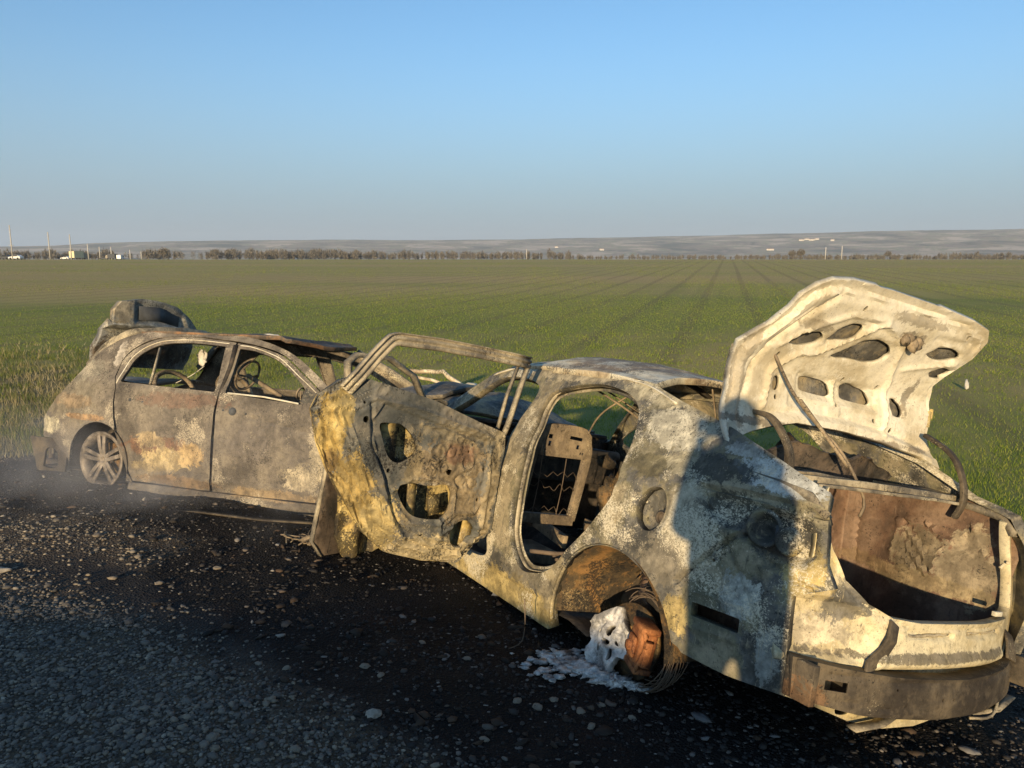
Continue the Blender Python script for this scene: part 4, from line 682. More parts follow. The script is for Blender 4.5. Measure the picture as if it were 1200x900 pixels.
objs('door_handle_hole',[lathe([(0,.004),(.016,.003),(.018,-.01)],side2(.36,.83),(0,-1,0),10),lathe([(0,.004),(.012,.003),(.014,-.01)],side2(.50,.82),(0,-1,0),10)],M['darkplate'],rd)
obj('window_trim',[sweep([side2(*q) for q in arc([(.155,.96),(.150,1.05),(.19,1.19),(.30,1.292),(.49,1.352),(.8,1.365),(1.15,1.347)])],boxp(.006,.010),up=(0,-1,0),wob=.002)],M['lid'],rd)
obj('window_divider',[sweep([side2(.44,1.285),side2(.48,1.1),side2(.52,.97)],boxp(.014,.02),up=(0,-1,0))],M['frame'],rd)
df2=[(1.265,.15),(1.275,.50),(1.268,.94),(1.235,1.352),*arc([(1.42,1.335),(1.715,1.265),(1.975,1.12),(2.262,.95)]),(2.31,.90),(2.33,.65),(2.34,.4),(2.33,.16)]
w2f=[(1.315,.94),(1.275,1.31),*arc([(1.42,1.298),(1.69,1.225),(1.93,1.09),(2.045,1.01)]),(2.055,.89)]
fd2=sheet('front_door',df2,[rc(w2f,.015)],side2,M['s2'],C2,step=.026,fl=.018,hfl=.025,disp=.008,freq=3,seed=23,hsm=False,emb=[groove([(1.55,.77),(1.91,.725),(2.3,.665)],.012,.010),dent(ell(1.42,.80,.055,.024),.008,.01),groove([(1.28,.24),(2.3,.22)],-.008,.02)])
objs('door_handle_hole',[lathe([(0,.004),(.014,.003),(.016,-.01)],side2(1.34,.80),(0,-1,0),10),lathe([(0,.004),(.008,.003),(.010,-.01)],side2(1.56,.79),(0,-1,0),10),lathe([(.0,.014),(.028,.012),(.034,-.005)],side2(1.43,.80),(0,-1,0),16)],M['darkplate'],fd2)
sheet('mirror_sail',[(2.05,.90),(2.05,1.02),(2.24,.93)],[ell(2.10,.94,.012,.012,8),ell(2.14,.93,.008,.008,8)],lambda u,v:(u,-S2(u,v)-.004,v),M['side'],fd2,step=.02,fl=.01,disp=.002)
obj('window_trim',[sweep([side2(*q) for q in arc([(1.27,1.335),(1.43,1.318),(1.70,1.245),(1.95,1.105),(2.2,.965)])],boxp(.006,.010),up=(0,-1,0),wob=.002)],M['lid'],fd2)
obj('window_lip',[sweep([side2(1.34,.945),side2(1.7,.93),side2(2.03,.90)],boxp(.012,.012),wob=.004)],M['lid'],fd2)
obj('pillar',[sweep([side2(1.235,1.33),(1.255,-S2(1.25,1.15)+.015,1.15),(1.26,-S2(1.26,.95)+.02,.93),(1.255,-.83,.5),(1.25,-.83,.2)],boxp(.03,.05),up=(0,-1,0))],M['inner'],C2)
obj('sill',[sweep([(x,-.855+.01*mn.noise(Vector((x*5,0,0))),.10) for x in np.linspace(.42,2.6,18)],[(-.04,-.05),(.03,-.04),(.045,.0),(.03,.05),(-.04,.05)],up=(0,0,1),wob=.008)],M['s2'],C2,bevel=.004)
# other side
q2L=[(.43,.12)]+A2+[(-.55,.44),(-.95,.5),(-.90,.75),(-.75,.90),(-.5,.98),(-.36,1.06),(-.08,1.34),(.15,1.41),(.45,1.435),(1.1,1.43),(1.75,1.33),(2.0,1.19),(2.32,.98),(2.33,.15)]
sheet('side_panel',q2L,[[(.215,.965),(.22,1.15),(.47,1.31),(1.15,1.31),(1.19,.955)],[(1.32,.945),(1.30,1.30),(1.68,1.21),(2.05,.98)]],lambda u,v:(u,S2(u,v),v),M['s2'],C2,step=.06,fl=.03,disp=.008,flip=True,hsm=False,seed=24)
def roof2(x,y):
    t=min(1,abs(y)/.56); return 1.432+float(np.interp(x,[.1,.3,1.0,1.6,1.9],[-.035,.0,.035,.0,-.06]))*(1-t**2)+(-.02 if x>1.6 else 0)
sheet('roof',[(.12,.55),(.18,0),(.12,-.55),(.8,-.56),(1.45,-.56),(1.68,-.5),(1.78,0),(1.68,.5),(1.45,.56),(.8,.56)],[],lambda u,v:(u,v,roof2(u,v)),M['roof2'],C2,step=.05,fl=.035,disp=.012,freq=3,seed=25)
obj('pillar',[sweep([(1.66,.54,1.36),(2.0,.62,1.18),(2.33,.7,.97)],boxp(.05,.07),wob=.01)],M['frame'],C2)
sheet('floor_pan',[(-.9,.7),(2.4,.8),(2.4,-.8),(-.9,-.7)],[],lambda u,v:(u,v,.16),M['inner'],C2,step=.12,fl=0,disp=.02)
# wheel
WC=Vector((.04,-.80,.30)); WA=Vector((0,-1,-.02)).normalized()
wh=tag(obj('wheel',[lathe([(.20,-.16),(.235,-.165),(.225,-.14),(.20,-.11),(.195,.0),(.212,.025),(.238,.035),(.243,.028),(.236,.02),(.216,.01)],WC,WA,44)],M['rim'],C2,solid=.003),'bare alloy wheel without its tyre')
q0=WA.orthogonal().normalized(); q0=Vector((0,0,1)); q0=(q0-WA*q0.dot(WA)).normalized(); q1=WA.cross(q0)
for i in range(5):
    a=R(72*i+4); dr_=q0*math.cos(a)+q1*math.sin(a); ps=[]
    for sgn in (-1,1):
        a2=a+sgn*.15; d2=q0*math.cos(a2)+q1*math.sin(a2); sd=WA.cross(dr_)
        ps.append(sweep([WC+dr_*.035+sd*sgn*.014+WA*.005,WC+dr_*.12+sd*sgn*.024+WA*.016,WC+d2*.222+WA*.018],boxp(.034,.022),up=tuple(WA)))
    obj('spoke',ps,M['rim'],wh,bevel=.003)
obj('hub',[lathe([(0,.0),(.018,.0),(.024,.018),(.05,.016),(.056,-.01)],WC,WA,20)],M['rim'],wh)
obj('brake_disc',[lathe([(.04,-.06),(.14,-.06),(.14,-.085)],WC,WA,28)],M['rust'],wh)
v=[];f=[]
for i in range(23):
    a=R(-25+i*215/22)
    for k,yy in enumerate((-.86,-.72,-.56)): v.append((.05+.345*math.cos(a),yy,.28+.345*math.sin(a)))
for i in range(22):
    for k in range(2): a=i*3+k; f.append((a,a+1,a+4,a+3))
obj('wheel_arch_liner',[(v,f),([(.05+.34*math.cos(R(a)),-.56,.28+.34*math.sin(R(a))) for a in range(0,360,15)],[tuple(range(24))])],M['inner'],C2)
# rear end bits under the bumper skin
sheet('rear_panel',[(.62,.25),(.62,.9),(.2,.88),(-.2,.74),(-.5,.56),(-.5,.25)],[],lambda u,v:(-.90-.1*(1-(u/.62)**2),u,v),M['s2'],C2,step=.06,fl=.02,disp=.01)
sheet('bumper_bracket',[(-.42,.15),(-.40,.43),(-.93,.43),(-.86,.26),(-.80,.13)],[[(-.55,.17),(-.53,.29),(-.60,.34),(-.69,.33),(-.72,.2),(-.70,.17)]],lambda u,v:(u,-.74-.10*(u+.95),v),M['beam'],C2,step=.02,fl=.02,hfl=.02,disp=.006,seed=26,rag=.006)
obj('exhaust_stub',[lathe([(.035,0),(.035,-.2),(.03,-.2),(.03,0)],(-1.08,-.45,.16),(-1,0,0),12),box((-1.1,-.38,.22),(.03,.05,.22))],M['inner'],C2)
# boot lid and rear window frame
lo2=[(-.56,1.10),(-.60,1.25),(-.57,1.40),(-.56,1.50),(-.56,1.62),(-.50,1.70),(-.3,1.745),(-.07,1.74),(.12,1.71),(.30,1.62),(.48,1.48),(.55,1.35),(.56,1.2),(.5,1.10)]
l2=sheet('boot_lid',lo2,[],lambda u,v:(-.13-.13*sm01((1.475-v)/.03)-.08*sm01((1.4-v)/.3)-.08*(u/.6)**2,u,v),M['lid2'],C2,step=.02,fl=.08,disp=.004,seed=27,emb=[groove([(-.62,1.50),(-.3,1.485),(.1,1.48),(.45,1.46)],.016,.012),dent([(-.36,1.70),(-.36,1.53),(.28,1.50),(.2,1.62),(-.05,1.70)],.022,.02),groove([(-.38,1.73),(-.38,1.5)],-.006,.01)])
obj('plate_recess',[sweep([(-.155,-.33,1.61),(-.15,-.1,1.62),(-.155,.16,1.585)],boxp(.004,.13),up=(0,0,1))],M['darkplate'],l2)
obj('rear_screen_surround',[sweep(cat([(-.40,-.62,1.09),(-.2,-.60,1.26),(.0,-.56,1.40),(.12,-.2,1.46),(.12,.2,1.46),(.0,.56,1.40),(-.3,.62,1.12)],.06,False),boxp(.03,.07),up=(0,0,1),wob=.01),sweep([(-.50,-.52,1.06),(-.42,-.52,1.17),(-.30,-.52,1.29),(-.16,-.52,1.37)],boxp(.02,.12),up=(0,1,0),wob=.01)],M['frame'],C2)
sheet('rear_deck',[(-.9,.6),(-.95,.0),(-.90,-.45),(-.55,-.70),(-.3,-.70),(-.05,-.6),(-.05,.6)],[],lambda u,v:(u,v,min(.98+.02*math.sin(v*6),.72+.30*(v+.7)+.75*sm01((u+.9)/.6)*.42)),M['s2'],C2,step=.08,fl=.02,disp=.02)
# cabin
sw=Vector((1.14,-.36,1.09)); sa=Vector((-1,0,.45)).normalized(); o1=Vector((0,1,0)); o2=sa.cross(o1)
st=obj('steering_wheel',[tube([sw+(o1*math.cos(R(a))+o2*math.sin(R(a)))*.135 for a in range(0,360,20)],.011,6,.03,True),tube([sw+o1*.13,sw+sa*-.03,sw-o1*.13],.009),tube([sw,sw-sa*.4],.02)],M['seat'],C2)
obj('dashboard_beam',[tube([(1.98,-.66,.90),(1.92,0,.93),(1.98,.66,.9)],.035,8,.1)]+[lathe([(.04,0),(.05,.02),(.055,.0)],(1.78,-.36+.11*k,.965),(-1,0,.3),14) for k in range(-1,3)]+[box((2.1,0,.8),(.3,1.3,.22))]+[sweep([(1.8,-.5+.11*k,.86),(1.8,-.5+.11*k,.98)],boxp(.012,.012)) for k in range(7)],M['seat'],C2,bevel=.003)
for y in (-.38,.40):
    se=obj('seat_frame',[sweep(cat([(.62,y-.23,.4),(.45,y-.23,.75),(.33,y-.2,1.0),(.28,y,1.08),(.33,y+.2,1.0),(.45,y+.23,.75),(.62,y+.23,.4)],.05,False),circ(.022,6)),sweep([(.62,y-.24,.36),(1.1,y-.24,.38)],boxp(.03,.07)),sweep([(.62,y+.24,.36),(1.1,y+.24,.38)],boxp(.03,.07))],M['seat'],C2)
    obj('seat_spring',[tube([(.6-.3*(z-.4)/.6,y-.2+.4*j/7,z+(.02 if j%2 else -.02)) for j in range(8)],.003,4,.05) for z in (.5,.6,.7,.8,.9)],M['wire'],se)
tag(obj('torn_roof_lining',[lump((.49,-.2,1.225),.045,4,.6,3,(1.1,.3,1.5)),tube([(.52,-.2,1.15),(.38,-.2,1.06),(.2,-.2,.98)],.004)],M['white'],C2),'pale rag of foil hanging in the cabin')
sheet('front_wing',[(2.36,.12),(2.35,.92),(2.9,.90),(3.2,.75),(3.15,.5),(3.0,.62),(2.75,.66),(2.52,.5),(2.46,.3),(2.44,.12)],[],lambda u,v:(u,-.85+.12*sm01((u-2.6)/.6),v),M['side'],C2,step=.03,fl=.03,disp=.02,freq=6,rag=.012,seed=28)
sheet('bonnet',[(2.35,.6),(2.35,-.65),(2.8,-.66),(3.1,-.55),(3.2,0),(3.1,.5),(2.8,.6)],[],lambda u,v:(u,v,.99+.12*sm01((u-2.4)/.5)*math.cos(v*2)),M['hood'],C2,step=.06,fl=.03,disp=.04,freq=3,seed=29)
tag(obj('crumpled_wing_edge',[tube([(2.2,.62,1.22),(2.5,.66,1.2),(2.8,.6,1.05),(3.0,.45,.92)],.022,6,.05,wob=.03),tube([(2.3,.45,1.16),(2.6,.5,1.1),(2.9,.4,.9)],.016,6,.05,wob=.02),lump((2.95,.25,1.02),.13,3,.5,3,(1.2,1,.8))],M['roof'],C2),None)
# ------------------------------------------------------------------ melted wheel remains under the near car
def w1(p): return M1@Vector(p)
g0=gz(.42,3.02)
mw=empty('melted_wheel','white melted alloy wheel remains with bolt holes beside the rusty brake','melted wheel',loc=(.40,2.95,g0))
MWi=Matrix.Translation((-.40,-2.95,-g0))
hc=w1((-.045,.80,.185)); hax=(M1.to_3x3()@Vector((-.05,1,.25))).normalized()
up_=Vector((0,0,1)); e1=(up_-hax*up_.dot(hax)).normalized(); e2=hax.cross(e1)
def hubf(u,v): return tuple(MWi@(hc+e1*v+e2*u+hax*(.012*math.cos(u*30)*math.cos(v*30))))
ho=[(.135*math.cos(R(a))*(1+.22*math.sin(R(a*3))+.1*math.sin(R(a*7))),.135*math.sin(R(a))*(1.05+.2*math.cos(R(a*4)))) for a in range(0,360,15)]
sheet('hub_flange',ho,[ell(.0,.0,.024,.03)]+[ell(.060*math.cos(R(a)),.060*math.sin(R(a)),.013,.017,10) for a in (90,162,234,306,18)],hubf,M['alu'],mw,step=.008,fl=.03,hfl=.024,disp=.014,freq=22,seed=30,rag=.03,flip=True)
objs('melted_puddle',[lump(tuple(MWi@Vector((x,y,gz(x,y)+.01))),r*.85,i,1.25,3,(1.2,.9,.55),4.5) for i,(x,y,r) in enumerate([(.36,3.11,.055),(.41,3.06,.05),(.46,3.04,.045),(.52,3.01,.035),(.30,3.20,.045),(.22,3.30,.05),(.15,3.34,.03),(.57,2.99,.022),(.33,3.14,.05),(.17,3.27,.028),(.26,3.24,.03)])],M['alu'],mw)
tag(obj('alloy_flake',[lump(tuple(MWi@Vector((x,y,gz(x,y)+.015))),r,i+20,1.0,2,(1.4,.8,.5),3) for i,(x,y,r) in enumerate([(.26+.10*RNG.normal(),3.20+.07*RNG.normal(),.006+.014*RNG.random()) for _ in range(170)])],M['alu'],mw),kind='stuff')
def place(px,py,dz=0): return Vector((px,py,gz(px,py)+dz))
# scraps on the ground
o=obj('white_scrap',[lump((0,0,.05),.22,2,.4,3,(1.6,.6,.55))],M['white']); o.location=(-8.14,25.6,terrz(-8.14,25.6)); tag(o,'white bag lying far out on the green crop','scrap')
o=obj('white_scrap',[lump((0,0,.04),.07,5,.6,2,(.6,.6,1.4))],M['white']); o.location=(9.3,15.5,terrz(9.3,15.5)+.05); tag(o,'small white paper scrap caught in the crop at right','scrap')
sc=[]
for k in range(9): a=RNG.uniform(0,6.28); sc.append(tube([Vector((.0,0,.02))+Vector((.12*RNG.normal(),.06*RNG.normal(),.03*RNG.random())) for _ in range(4)],.005,4,.03))
o=obj('bent_strip',sc+[lump((0,0,.03),.05,3,.7,2,(1.4,1,.6),3)],M['seat']); o.location=place(-1.28,4.72); tag(o,'small heap of bent metal strips on the ground beside the left car sill','scrap')
o=obj('bent_strip',[sweep([(-.7,.16,.01),(-.3,.08,.015),(.2,-.04,.012),(.7,-.18,.02)],boxp(.03,.01),wob=.02)],M['beam']); o.location=place(-1.95,5.2); tag(o,'long thin metal strip on the ground along the left car','scrap')
o=obj('bent_wire',[tube([(0,0,.25),(.0,.0,.1),(-.03,-.02,.03),(-.15,-.04,.01),(-.28,.03,.01),(-.36,.0,.015)],.003,5)],M['wire']); o.location=place(.06,3.42); tag(o,'thin wire hanging from the sill to the ground','wire')
for k,(x,y) in enumerate([(1.02,2.72),(1.28,2.45),(.75,2.78),(.72,2.62),(1.45,2.62),(1.8,2.75)]):
    o=obj('ash_flake',[lump((0,0,.01),.012+.006*(k%3),k,.8,2,(1.6,.8,.35),3)],plain('grey ash',(.16,.155,.15),.9) if k==0 else bpy.data.materials['grey ash']); o.location=place(x,y); o.rotation_euler=(0,0,k*1.1); tag(o,'pale ash flake on the black ground below the near car','ash flake','ash flakes below the near car')
tw=[]
for k in range(26):
    x=RNG.uniform(2.5,3.6); y=RNG.uniform(3.3,5.6); a=RNG.uniform(0,6.28); L=RNG.uniform(.06,.2); z=gz(x,y); tw.append(tube([(x,y,z),(x+L*.5*math.cos(a),y+L*.5*math.sin(a),z+L*.3),(x+L*math.cos(a),y+L*math.sin(a),z+L*.45)],.0025,4,.05))
tag(obj('dry_twigs',tw,plain('dry twig',(.42,.36,.26),.9)),kind='stuff')
# ------------------------------------------------------------------ far hills, trees, road, poles
def pxdir(px): return math.atan((px-600)/900/1.013)
HX=[-600,0,60,110,200,300,400,500,600,700,800,900,1000,1100,1200,1800]; HYp=[290,289,288,285.5,283,282,281.5,282,281.5,279.5,277.5,275.5,272.5,270.5,269.5,266]
def ridge_el(az): px=600+900*1.013*math.tan(max(-1.2,min(1.2,az))); return (303-float(np.interp(px,HX,HYp)))/900
def hillz(az,d_):
    top=ridge_el(az)*6600*math.cos(az); t=sm01((d_-3300)/3300); n=mn.noise(Vector((az*14,d_*.0012,0)))*.5+mn.noise(Vector((az*45,d_*.003,4)))*.25+mn.noise(Vector((az*120,d_*.006,9)))*.12
    z=top*(t**1.15)*(1+.28*n*(1-t)*2.2*t+.03*n)
    return 1.65-.0012*d_+z+ (5 if t>0 else 0)*t+ridge_el(az)*0
def hills():
    az=np.linspace(-1.15,1.15,900); ds=list(np.linspace(3250,6600,60))+[7000,7600,8600]; V=[];F=[]
    for d_ in ds:
        for a in az: V.append((d_*math.sin(a)/math.cos(a)*math.cos(a),d_*math.cos(a),hillz(a,d_) if d_<=6600 else hillz(a,6600)-(d_-6600)*.01))
    n=len(az)
    for i in range(len(ds)-1):
        for j in range(n-1): F+= [(i*n+j,i*n+j+1,(i+1)*n+j+1),(i*n+j,(i+1)*n+j+1,(i+1)*n+j)]
    s=NT('hills'); o=s.obj(); mp=s.n('ShaderNodeMapping'); s.l(o,mp.inputs[0]); mp.inputs[3].default_value=(.0022,.0016,.02)
    a=s.noise(mp.outputs[0],1.6,8,.68,.6); b=s.noise(mp.outputs[0],7,6,.65)
    c=s.ramp(s.step(a,.33,.67),[(0,(.04,.05,.03)),(.25,(.13,.11,.08)),(.45,(.32,.23,.18)),(.55,(.12,.16,.06)),(.75,(.40,.31,.24)),(1,(.5,.42,.33))])
    c=s.mix(s.step(b,.58,.68),c,(.05,.045,.035)); c=s.mix(s.step(b,.30,.26),c,(.26,.23,.17))
    tag(mesh_np('hills',np.array(V),np.array(F),s.bsdf(c,.95,0),3,True),kind='structure')
hills()
TWIG=leafmat('bare twigs',(.11,.10,.085),(.16,.145,.12),(.21,.19,.15),.1); BARK=plain('bark',(.09,.075,.06),.9)
def twig_cloud(cs,n,sz):
    """cs: list of (x,y,z,rx,rz); short bare twigs inside each ellipsoid"""
    V=[]
    for (x,y,z,rx,rz) in cs:
        a=RNG.normal(size=(n,3)); a/=np.linalg.norm(a,axis=1)[:,None]; a*=RNG.random((n,1))**.45
        p=a*np.array([rx,rx,rz])+[x,y,z]; dd=RNG.normal(size=(n,3)); dd[:,2]=np.abs(dd[:,2])+.8; dd/=np.linalg.norm(dd,axis=1)[:,None]
        L=sz*RNG.uniform(.6,1.6,(n,1)); w=np.stack([RNG.normal(size=n),RNG.normal(size=n),np.zeros(n)],1)*sz*.10
        V.append(np.stack([p-w,p+w,p+dd*L],1).reshape(-1,3))
    V=np.concatenate(V); return V,np.arange(len(V)).reshape(-1,3)
def belt():
    cs=[]
    def row(p0,p1,dist,hlo,hhi,n):
        for i in range(n):
            px=RNG.uniform(p0,p1); d_=dist*RNG.uniform(.95,1.08); a=pxdir(px); g=1.65-.0012*d_; k=.75+.5*mn.noise(Vector((px*.06,dist,0)))
            h=RNG.uniform(hlo,hhi)*k*d_/900*math.cos(a)*.9; k2=mn.noise(Vector((px*.35,dist,3)));
            if k2>-.12: cs.append((d_*math.sin(a),d_*math.cos(a),g+h*.5,h*.26,h*.55))
    row(242,420,880,11,16,300); row(400,668,950,8,13,330); row(168,212,900,12,16,60); row(-60,135,950,9,14,200); row(660,1260,1150,3,7,420); row(860,1080,1000,4,7,120); row(1100,1260,1000,6,10,110); row(-60,250,1400,10,14,120)
    V,F=twig_cloud(cs,75,2.6); tag(mesh_np('treeline',V,F,TWIG),kind='stuff')
belt()
def tree(px,d_,h,label):
    a=pxdir(px); x,y=d_*math.sin(a),d_*math.cos(a); g=1.65-.0012*d_
    t=empty('bare_tree',label,'tree',loc=(x,y,g),group='trees at the far edge of the field')
    obj('trunk',[sweep([(0,0,-.5),(.1,0,h*.3),(0,.1,h*.75)],circ(h*.025,6)),sweep([(.1,0,h*.3),(h*.2,0,h*.7)],circ(h*.012,5)),sweep([(.05,0,h*.35),(-h*.2,.1,h*.72)],circ(h*.012,5))],BARK,t)
    V,F=twig_cloud([(0,0,h*.62,h*.36,h*.36),(h*.2,0,h*.6,h*.2,h*.25),(-h*.22,0,h*.55,h*.2,h*.22)],260,h*.16); c=mesh_np('crown',V,F,TWIG); c.parent=t
tree(928,700,8,'left one of the two bare trees standing out at the right of the field edge'); tree(938,705,9,'taller right one of the two bare trees standing out at the field edge')
tree(1040,900,9,'lone bare tree on the field edge right of the pair'); tree(192,640,9,'dark bare tree right of the white van on the far road')
CONC=plain('pole concrete',(.42,.41,.38),.8)
def pole(px,d_,h,label,arms=True):
    a=pxdir(px); h*=math.cos(a); x,y=d_*math.sin(a),d_*math.cos(a); g=1.65-.0012*d_
    t=empty('utility_pole',label,'utility pole',loc=(x,y,g),group='power line poles along the far road')
    obj('pole',[sweep([(0,0,-.3),(0,0,h)],circ(.19*d_/330,8))],CONC,t)
    if arms:
        obj('cross_arm',[box((0,0,h*.42),(h*.16,.12,.14))],CONC,t); obj('cross_arm',[box((0,0,h*.86),(h*.07,.12,.12))],CONC,t)
pole(15,275,12.0,'tallest utility pole with cross arms, leftmost on the horizon'); pole(59,350,12.2,'second utility pole from the left, left of the white car'); pole(84,360,11.5,'thin utility pole just left of the yellow truck')
pole(104,520,10.5,'bright utility pole just right of the yellow truck',False); pole(117.5,640,10.5,'utility pole between the yellow truck and the dark lorry',False); pole(131,650,10.5,'utility pole rising above the dark lorry',False)
pole(153,820,10,'thin utility pole right of the white van',False); pole(166,840,9,'rightmost utility pole of the left line, before the trees',False)
pole(967,760,12,'left one of two pale poles on the right of the horizon',False); pole(986,700,12,'right one of two pale poles on the right of the horizon',False); pole(617,800,10.5,'lone pale pole before the middle of the tree belt',False)
# road at the far left
v=[]
for i in range(60):
    px=-300+i*10; d_=300+ (px+300)*.45+0; a=pxdir(px); 
    for k in (-4,4): v.append(((d_+k)*math.sin(a),(d_+k)*math.cos(a),1.65-.0012*(d_+k)+.05))
tag(obj('road',[(v,[(2*i,2*i+1,2*i+3,2*i+2) for i in range(59)])],plain('asphalt',(.05,.05,.05),.9)),kind='structure')
GLS=plain('dark glass',(.02,.022,.025),.15,0,.1,8,0,.5); TYR=plain('tyre rubber',(.02,.02,.02),.9)
def prism(prof,w): # side profile (x,z) extruded over y
    n=len(prof); V=[(x,-w/2,z) for x,z in prof]+[(x,w/2,z) for x,z in prof]; F=[tuple(range(n)),tuple(range(2*n-1,n-1,-1))]+[(i,i+n,(i+1)%n+n,(i+1)%n) for i in range(n)]; return V,F
def vehicle(name,label,cat_,loc,rz,L,Wd,Ht,paint,kind,group=None):
    t=empty(name,label,cat_,loc=loc,group=group); t.rotation_euler=(0,0,rz); h=L/2
    if kind=='car': pr=[(-h,.3),(-h,.95),(-h*.82,1.0),(-h*.55,Ht),(h*.12,Ht),(h*.42,.98),(h*.95,.82),(h,.6),(h,.3)]; cabin=[(-h*.74,1.02),(-h*.52,Ht-.05),(h*.10,Ht-.05),(h*.36,1.02)]
    elif kind=='van': pr=[(-h,.35),(-h,Ht),(h*.45,Ht),(h*.72,1.15),(h*.97,.95),(h,.35)]; cabin=[(h*.05,1.2),(h*.05,Ht-.25),(h*.40,Ht-.25),(h*.64,1.2)]
    else: pr=[(-h,.7),(-h,Ht),(h*.5,Ht),(h*.5,.7)]; cabin=None
    obj('body' if kind!='truck' else 'cargo_box',[prism(pr,Wd)],paint,t,False,bevel=.05)
    if kind=='truck':
        obj('cab',[prism([(h*.55,.6),(h*.55,Ht*.8),(h*.85,Ht*.8),(h,Ht*.5),(h,.6)],Wd*.95)],PLM,t,False,bevel=.05); obj('windscreen',[box((h*.93,0,Ht*.62),(.1,Wd*.8,.5))],GLS,t,False)
    if cabin:
        for s_ in (1,-1): obj('side_window',[prism([(x,z) for x,z in cabin],.02)],GLS,t,False).location=(0,s_*(Wd/2+.005),0)
        obj('windscreen',[sweep([(cabin[2][0]+.16,0,cabin[2][1]-.02),(cabin[3][0]+.16,0,cabin[3][1]+.06)],boxp(Wd*.8,.03),up=(1,0,.6))],GLS,t,False)
    for sx in (-.62,.62):
        for sy in (1,-1): obj('wheel',[lathe([(0,.0),(.2,.01),(.33,.0),(.33,-.2),(0,-.2)],(sx*h,sy*Wd/2,.33),(0,sy,0),18)],TYR,t)
    return t
WP=plain('white paint',(.72,.72,.70),.35,0,.05,2,0,.5); DP=plain('dark paint',(.07,.075,.08),.35,0,.1,2,0,.5); YP=plain('cream tarpaulin',(.66,.58,.38),.7)
def farveh(px,d_,*a,**k):
    az=pxdir(px); return vehicle(*a[:3],(d_*math.sin(az),d_*math.cos(az),1.65-.0012*d_+.07),*a[3:],**k)
farveh(19,300,'parked_car','white car passing just right of the tallest pole','car',R(170),4.4,1.7,1.45,WP,'car'); farveh(6,310,'parked_car','dark car at the left edge of the horizon','car',R(170),4.4,1.7,1.45,DP,'car')
farveh(77,420,'parked_car','white car between the second pole and the yellow truck','car',R(170),4.3,1.7,1.5,WP,'car'); farveh(92,400,'box_truck','cream backed truck driving on the far road','truck',R(80),8,2.6,3.7,YP,'truck')
farveh(131,470,'box_truck','dark lorry beside the poles on the far road','truck',R(165),6,2.5,3.0,DP,'truck'); farveh(122,480,'parked_car','dark car left of the dark lorry','car',R(170),4.3,1.7,1.4,DP,'car')
farveh(141.5,450,'parked_van','white van on the far road right of the lorry','van',R(95),5,2.1,2.3,WP,'van'); farveh(198,900,'parked_car','distant white car before the tree belt at left','car',R(170),4.6,1.8,1.6,WP,'car')
HW=plain('house wall',(.62,.57,.48),.9); HR=plain('house roof',(.28,.2,.16),.9)
def house(px,d_,w,label):
    a=pxdir(px); z=hillz(a,d_); t=empty('house',label,'house',loc=(d_*math.sin(a),d_*math.cos(a),z),group='pale houses on the hillside'); t.rotation_euler=(0,0,-a)
    obj('wall',[box((0,0,3),(w,12,8))],HW,t,False); obj('roof',[([(-w/2-1,-7,7),(w/2+1,-7,7),(w/2+1,7,7),(-w/2-1,7,7),(-w/2,0,11),(w/2,0,11)],[(0,1,5,4),(2,3,4,5),(0,4,3),(1,2,5)])],HR,t,False)
    for k in (-.25,.25): obj('window',[box((k*w,-6.05,3.5),(2.2,.1,2))],GLS,t,False)
for i,(px,d_,w) in enumerate([(938,5200,30),(944,5250,26),(950,5200,34),(956,5230,24),(902,4500,38),(974,5100,20),(705,4600,26),(652,4900,20)]):
    house(px,d_,w,['leftmost long pale house of the hillside row','second pale house of the hillside row','largest pale house of the hillside row','rightmost pale house of the hillside row','long pale house low on the hill left of the two bare trees','small pale house right of the hillside row','pale house alone at the foot of the hill near the middle','small house on the hill above the end of the tree belt'][i])
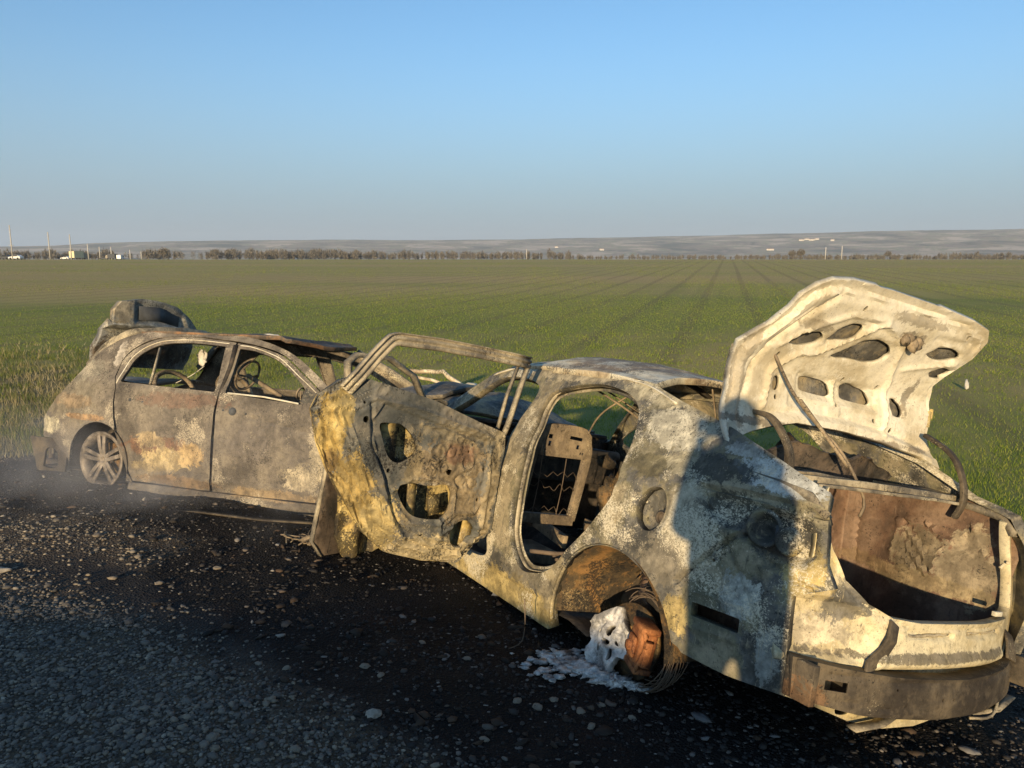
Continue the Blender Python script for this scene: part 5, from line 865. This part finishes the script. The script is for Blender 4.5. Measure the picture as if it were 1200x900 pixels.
# ------------------------------------------------------------------ what stands behind the camera: the photographer and a parked van
def person():
    t=empty('person','person standing and holding up a phone, in dark jacket and trousers','person',loc=(-.02,-.37,.045))
    cl=plain('dark jacket',(.04,.045,.06),.9); sk=plain('skin',(.5,.32,.23),.55); 
    def skin(name,verts,edges,rad,mat,parent):
        me=bpy.data.meshes.new(name); me.from_pydata(verts,edges,[]); o=bpy.data.objects.new(name,me); COL.objects.link(o); o.parent=parent; me.materials.append(mat)
        m=o.modifiers.new('skin','SKIN'); m.use_smooth_shade=True; o.modifiers.new('sub','SUBSURF').levels=1
        for v_,r_ in zip(me.skin_vertices[0].data,rad): v_.radius=(r_,r_) if isinstance(r_,float) else r_
        me.skin_vertices[0].data[0].use_root=True; return o
    V=[(0,0,.95),(0,-.01,1.15),(0,0,1.38),(0,.02,1.48),(0,.03,1.56),(0,.04,1.66),(0,.03,1.76), (.16,.0,1.40),(.17,.12,1.22),(.11,.25,1.42),(.08,.31,1.54), (-.16,.0,1.40),(-.17,.12,1.22),(-.11,.25,1.42),(-.08,.31,1.54), (.10,0,.88),(.12,.02,.50),(.13,-.02,.10),(.13,.10,.04), (-.10,0,.88),(-.12,.02,.50),(-.13,-.02,.10),(-.13,.10,.04)]
    Ed=[(0,1),(1,2),(2,3),(3,4),(4,5),(5,6),(2,7),(7,8),(8,9),(9,10),(2,11),(11,12),(12,13),(13,14),(0,15),(15,16),(16,17),(17,18),(0,19),(19,20),(20,21),(21,22)]
    rd=[(.19,.13),(.19,.13),(.19,.12),.06,(.075,.09),(.08,.10),(.06,.07),.08,.075,.06,.03,.08,.075,.06,.03,.095,.06,.045,.035,.095,.06,.045,.035]
    body_=skin('body',V,Ed,rd,cl,t)
    obj('hood',[lump((0,.02,1.50),.15,3,.15,3,(1.15,1.1,.8),2)],cl,t)  # unseen lump added to close a gap in the figure's cast shadow
    obj('head',[lump((0,.045,1.665),.1,1,.05,3,(.78,.95,1.18),1)],sk,t); obj('hair',[lump((0,.02,1.71),.105,1,.06,3,(.82,.95,.95),2)],cl,t)
    obj('nose',[lump((0,.142,1.65),.016,1,.1,2,(.8,1,1.3))],sk,t)
    for s_ in (1,-1):
        obj('ear',[lump((s_*.082,.04,1.66),.024,2,.1,2,(.4,.8,1.3))],sk,t)
        hv=[(s_*.08,.31,1.53),(s_*.075,.32,1.58)]; he=[(0,1)]; hr=[.026,.03]
        skin('hand',hv,he,hr,sk,t)
        for k in range(5):
            z=1.585+.016*k if k<4 else 1.56; L=[.055,.065,.068,.058,.045][k]
            skin('finger',[(s_*.078,.315,z),(s_*(.078+.004),.35,z+.004),(s_*(.078-.02),.36+.0*L,z+.006),(s_*(.078-.02-L*.3),.357,z+.004)] if k<4 else [(s_*.07,.305,z),(s_*.05,.31,z+.02),(s_*.03,.318,z+.03)],[(i,i+1) for i in range(3 if k<4 else 2)],[.010,.009,.008,.007][:4 if k<4 else 3],sk,t)
    ph=obj('phone',[box((0,-.035,1.65),(.15,.009,.075))],DP,None,False,bevel=.003); tag(ph,'dark phone held up in both hands','phone')
person()
vehicle('parked_van','plain grey van parked on the road behind the photographer','van',(-4.2,-6.75,terrz(-4.2,-6.75)),R(180-7),5.6,2.0,2.02,plain('grey paint',(.3,.31,.32),.4,0,.05,2,0,.5),'van')
# ------------------------------------------------------------------ smoke round the left car, and the air
s=NT('smoke'); o=s.obj(); pv=s.n('ShaderNodeVolumePrincipled'); pv.inputs['Color'].default_value=(.80,.84,.92,1); pv.inputs['Anisotropy'].default_value=.0
def vm(op,a,b): q=s.n('ShaderNodeVectorMath',operation=op); s.put(q.inputs[0],a); q.inputs[1].default_value=b; return q
ln=vm('LENGTH',vm('DIVIDE',vm('SUBTRACT',o,(0,0,-.3)).outputs[0],(3.1,2.1,1.15)).outputs[0],(0,0,0)).outputs['Value']
fall=s.step(ln,1.0,.25); n=s.noise(o,1.1,4,.6,.8); s.l(s.math('MULTIPLY',s.math('MULTIPLY',fall,s.step(n,.42,.72)),.5),pv.inputs['Density']); s.l(pv.outputs[0],s.out.inputs['Volume'])
sm=obj('smoke',[box((0,0,.35),(6.2,4.2,1.9))],s.m,None,False); sm.location=(-2.9,5.9,0); tag(sm,kind='stuff')
s=NT('haze'); pv=s.n('ShaderNodeVolumePrincipled'); pv.inputs['Color'].default_value=(.74,.86,1,1); pv.inputs['Density'].default_value=1.05e-4; pv.inputs['Anisotropy'].default_value=0; s.l(pv.outputs[0],s.out.inputs['Volume'])
tag(obj('haze',[box((0,0,140),(18400,18400,306))],s.m,None,False),kind='stuff')
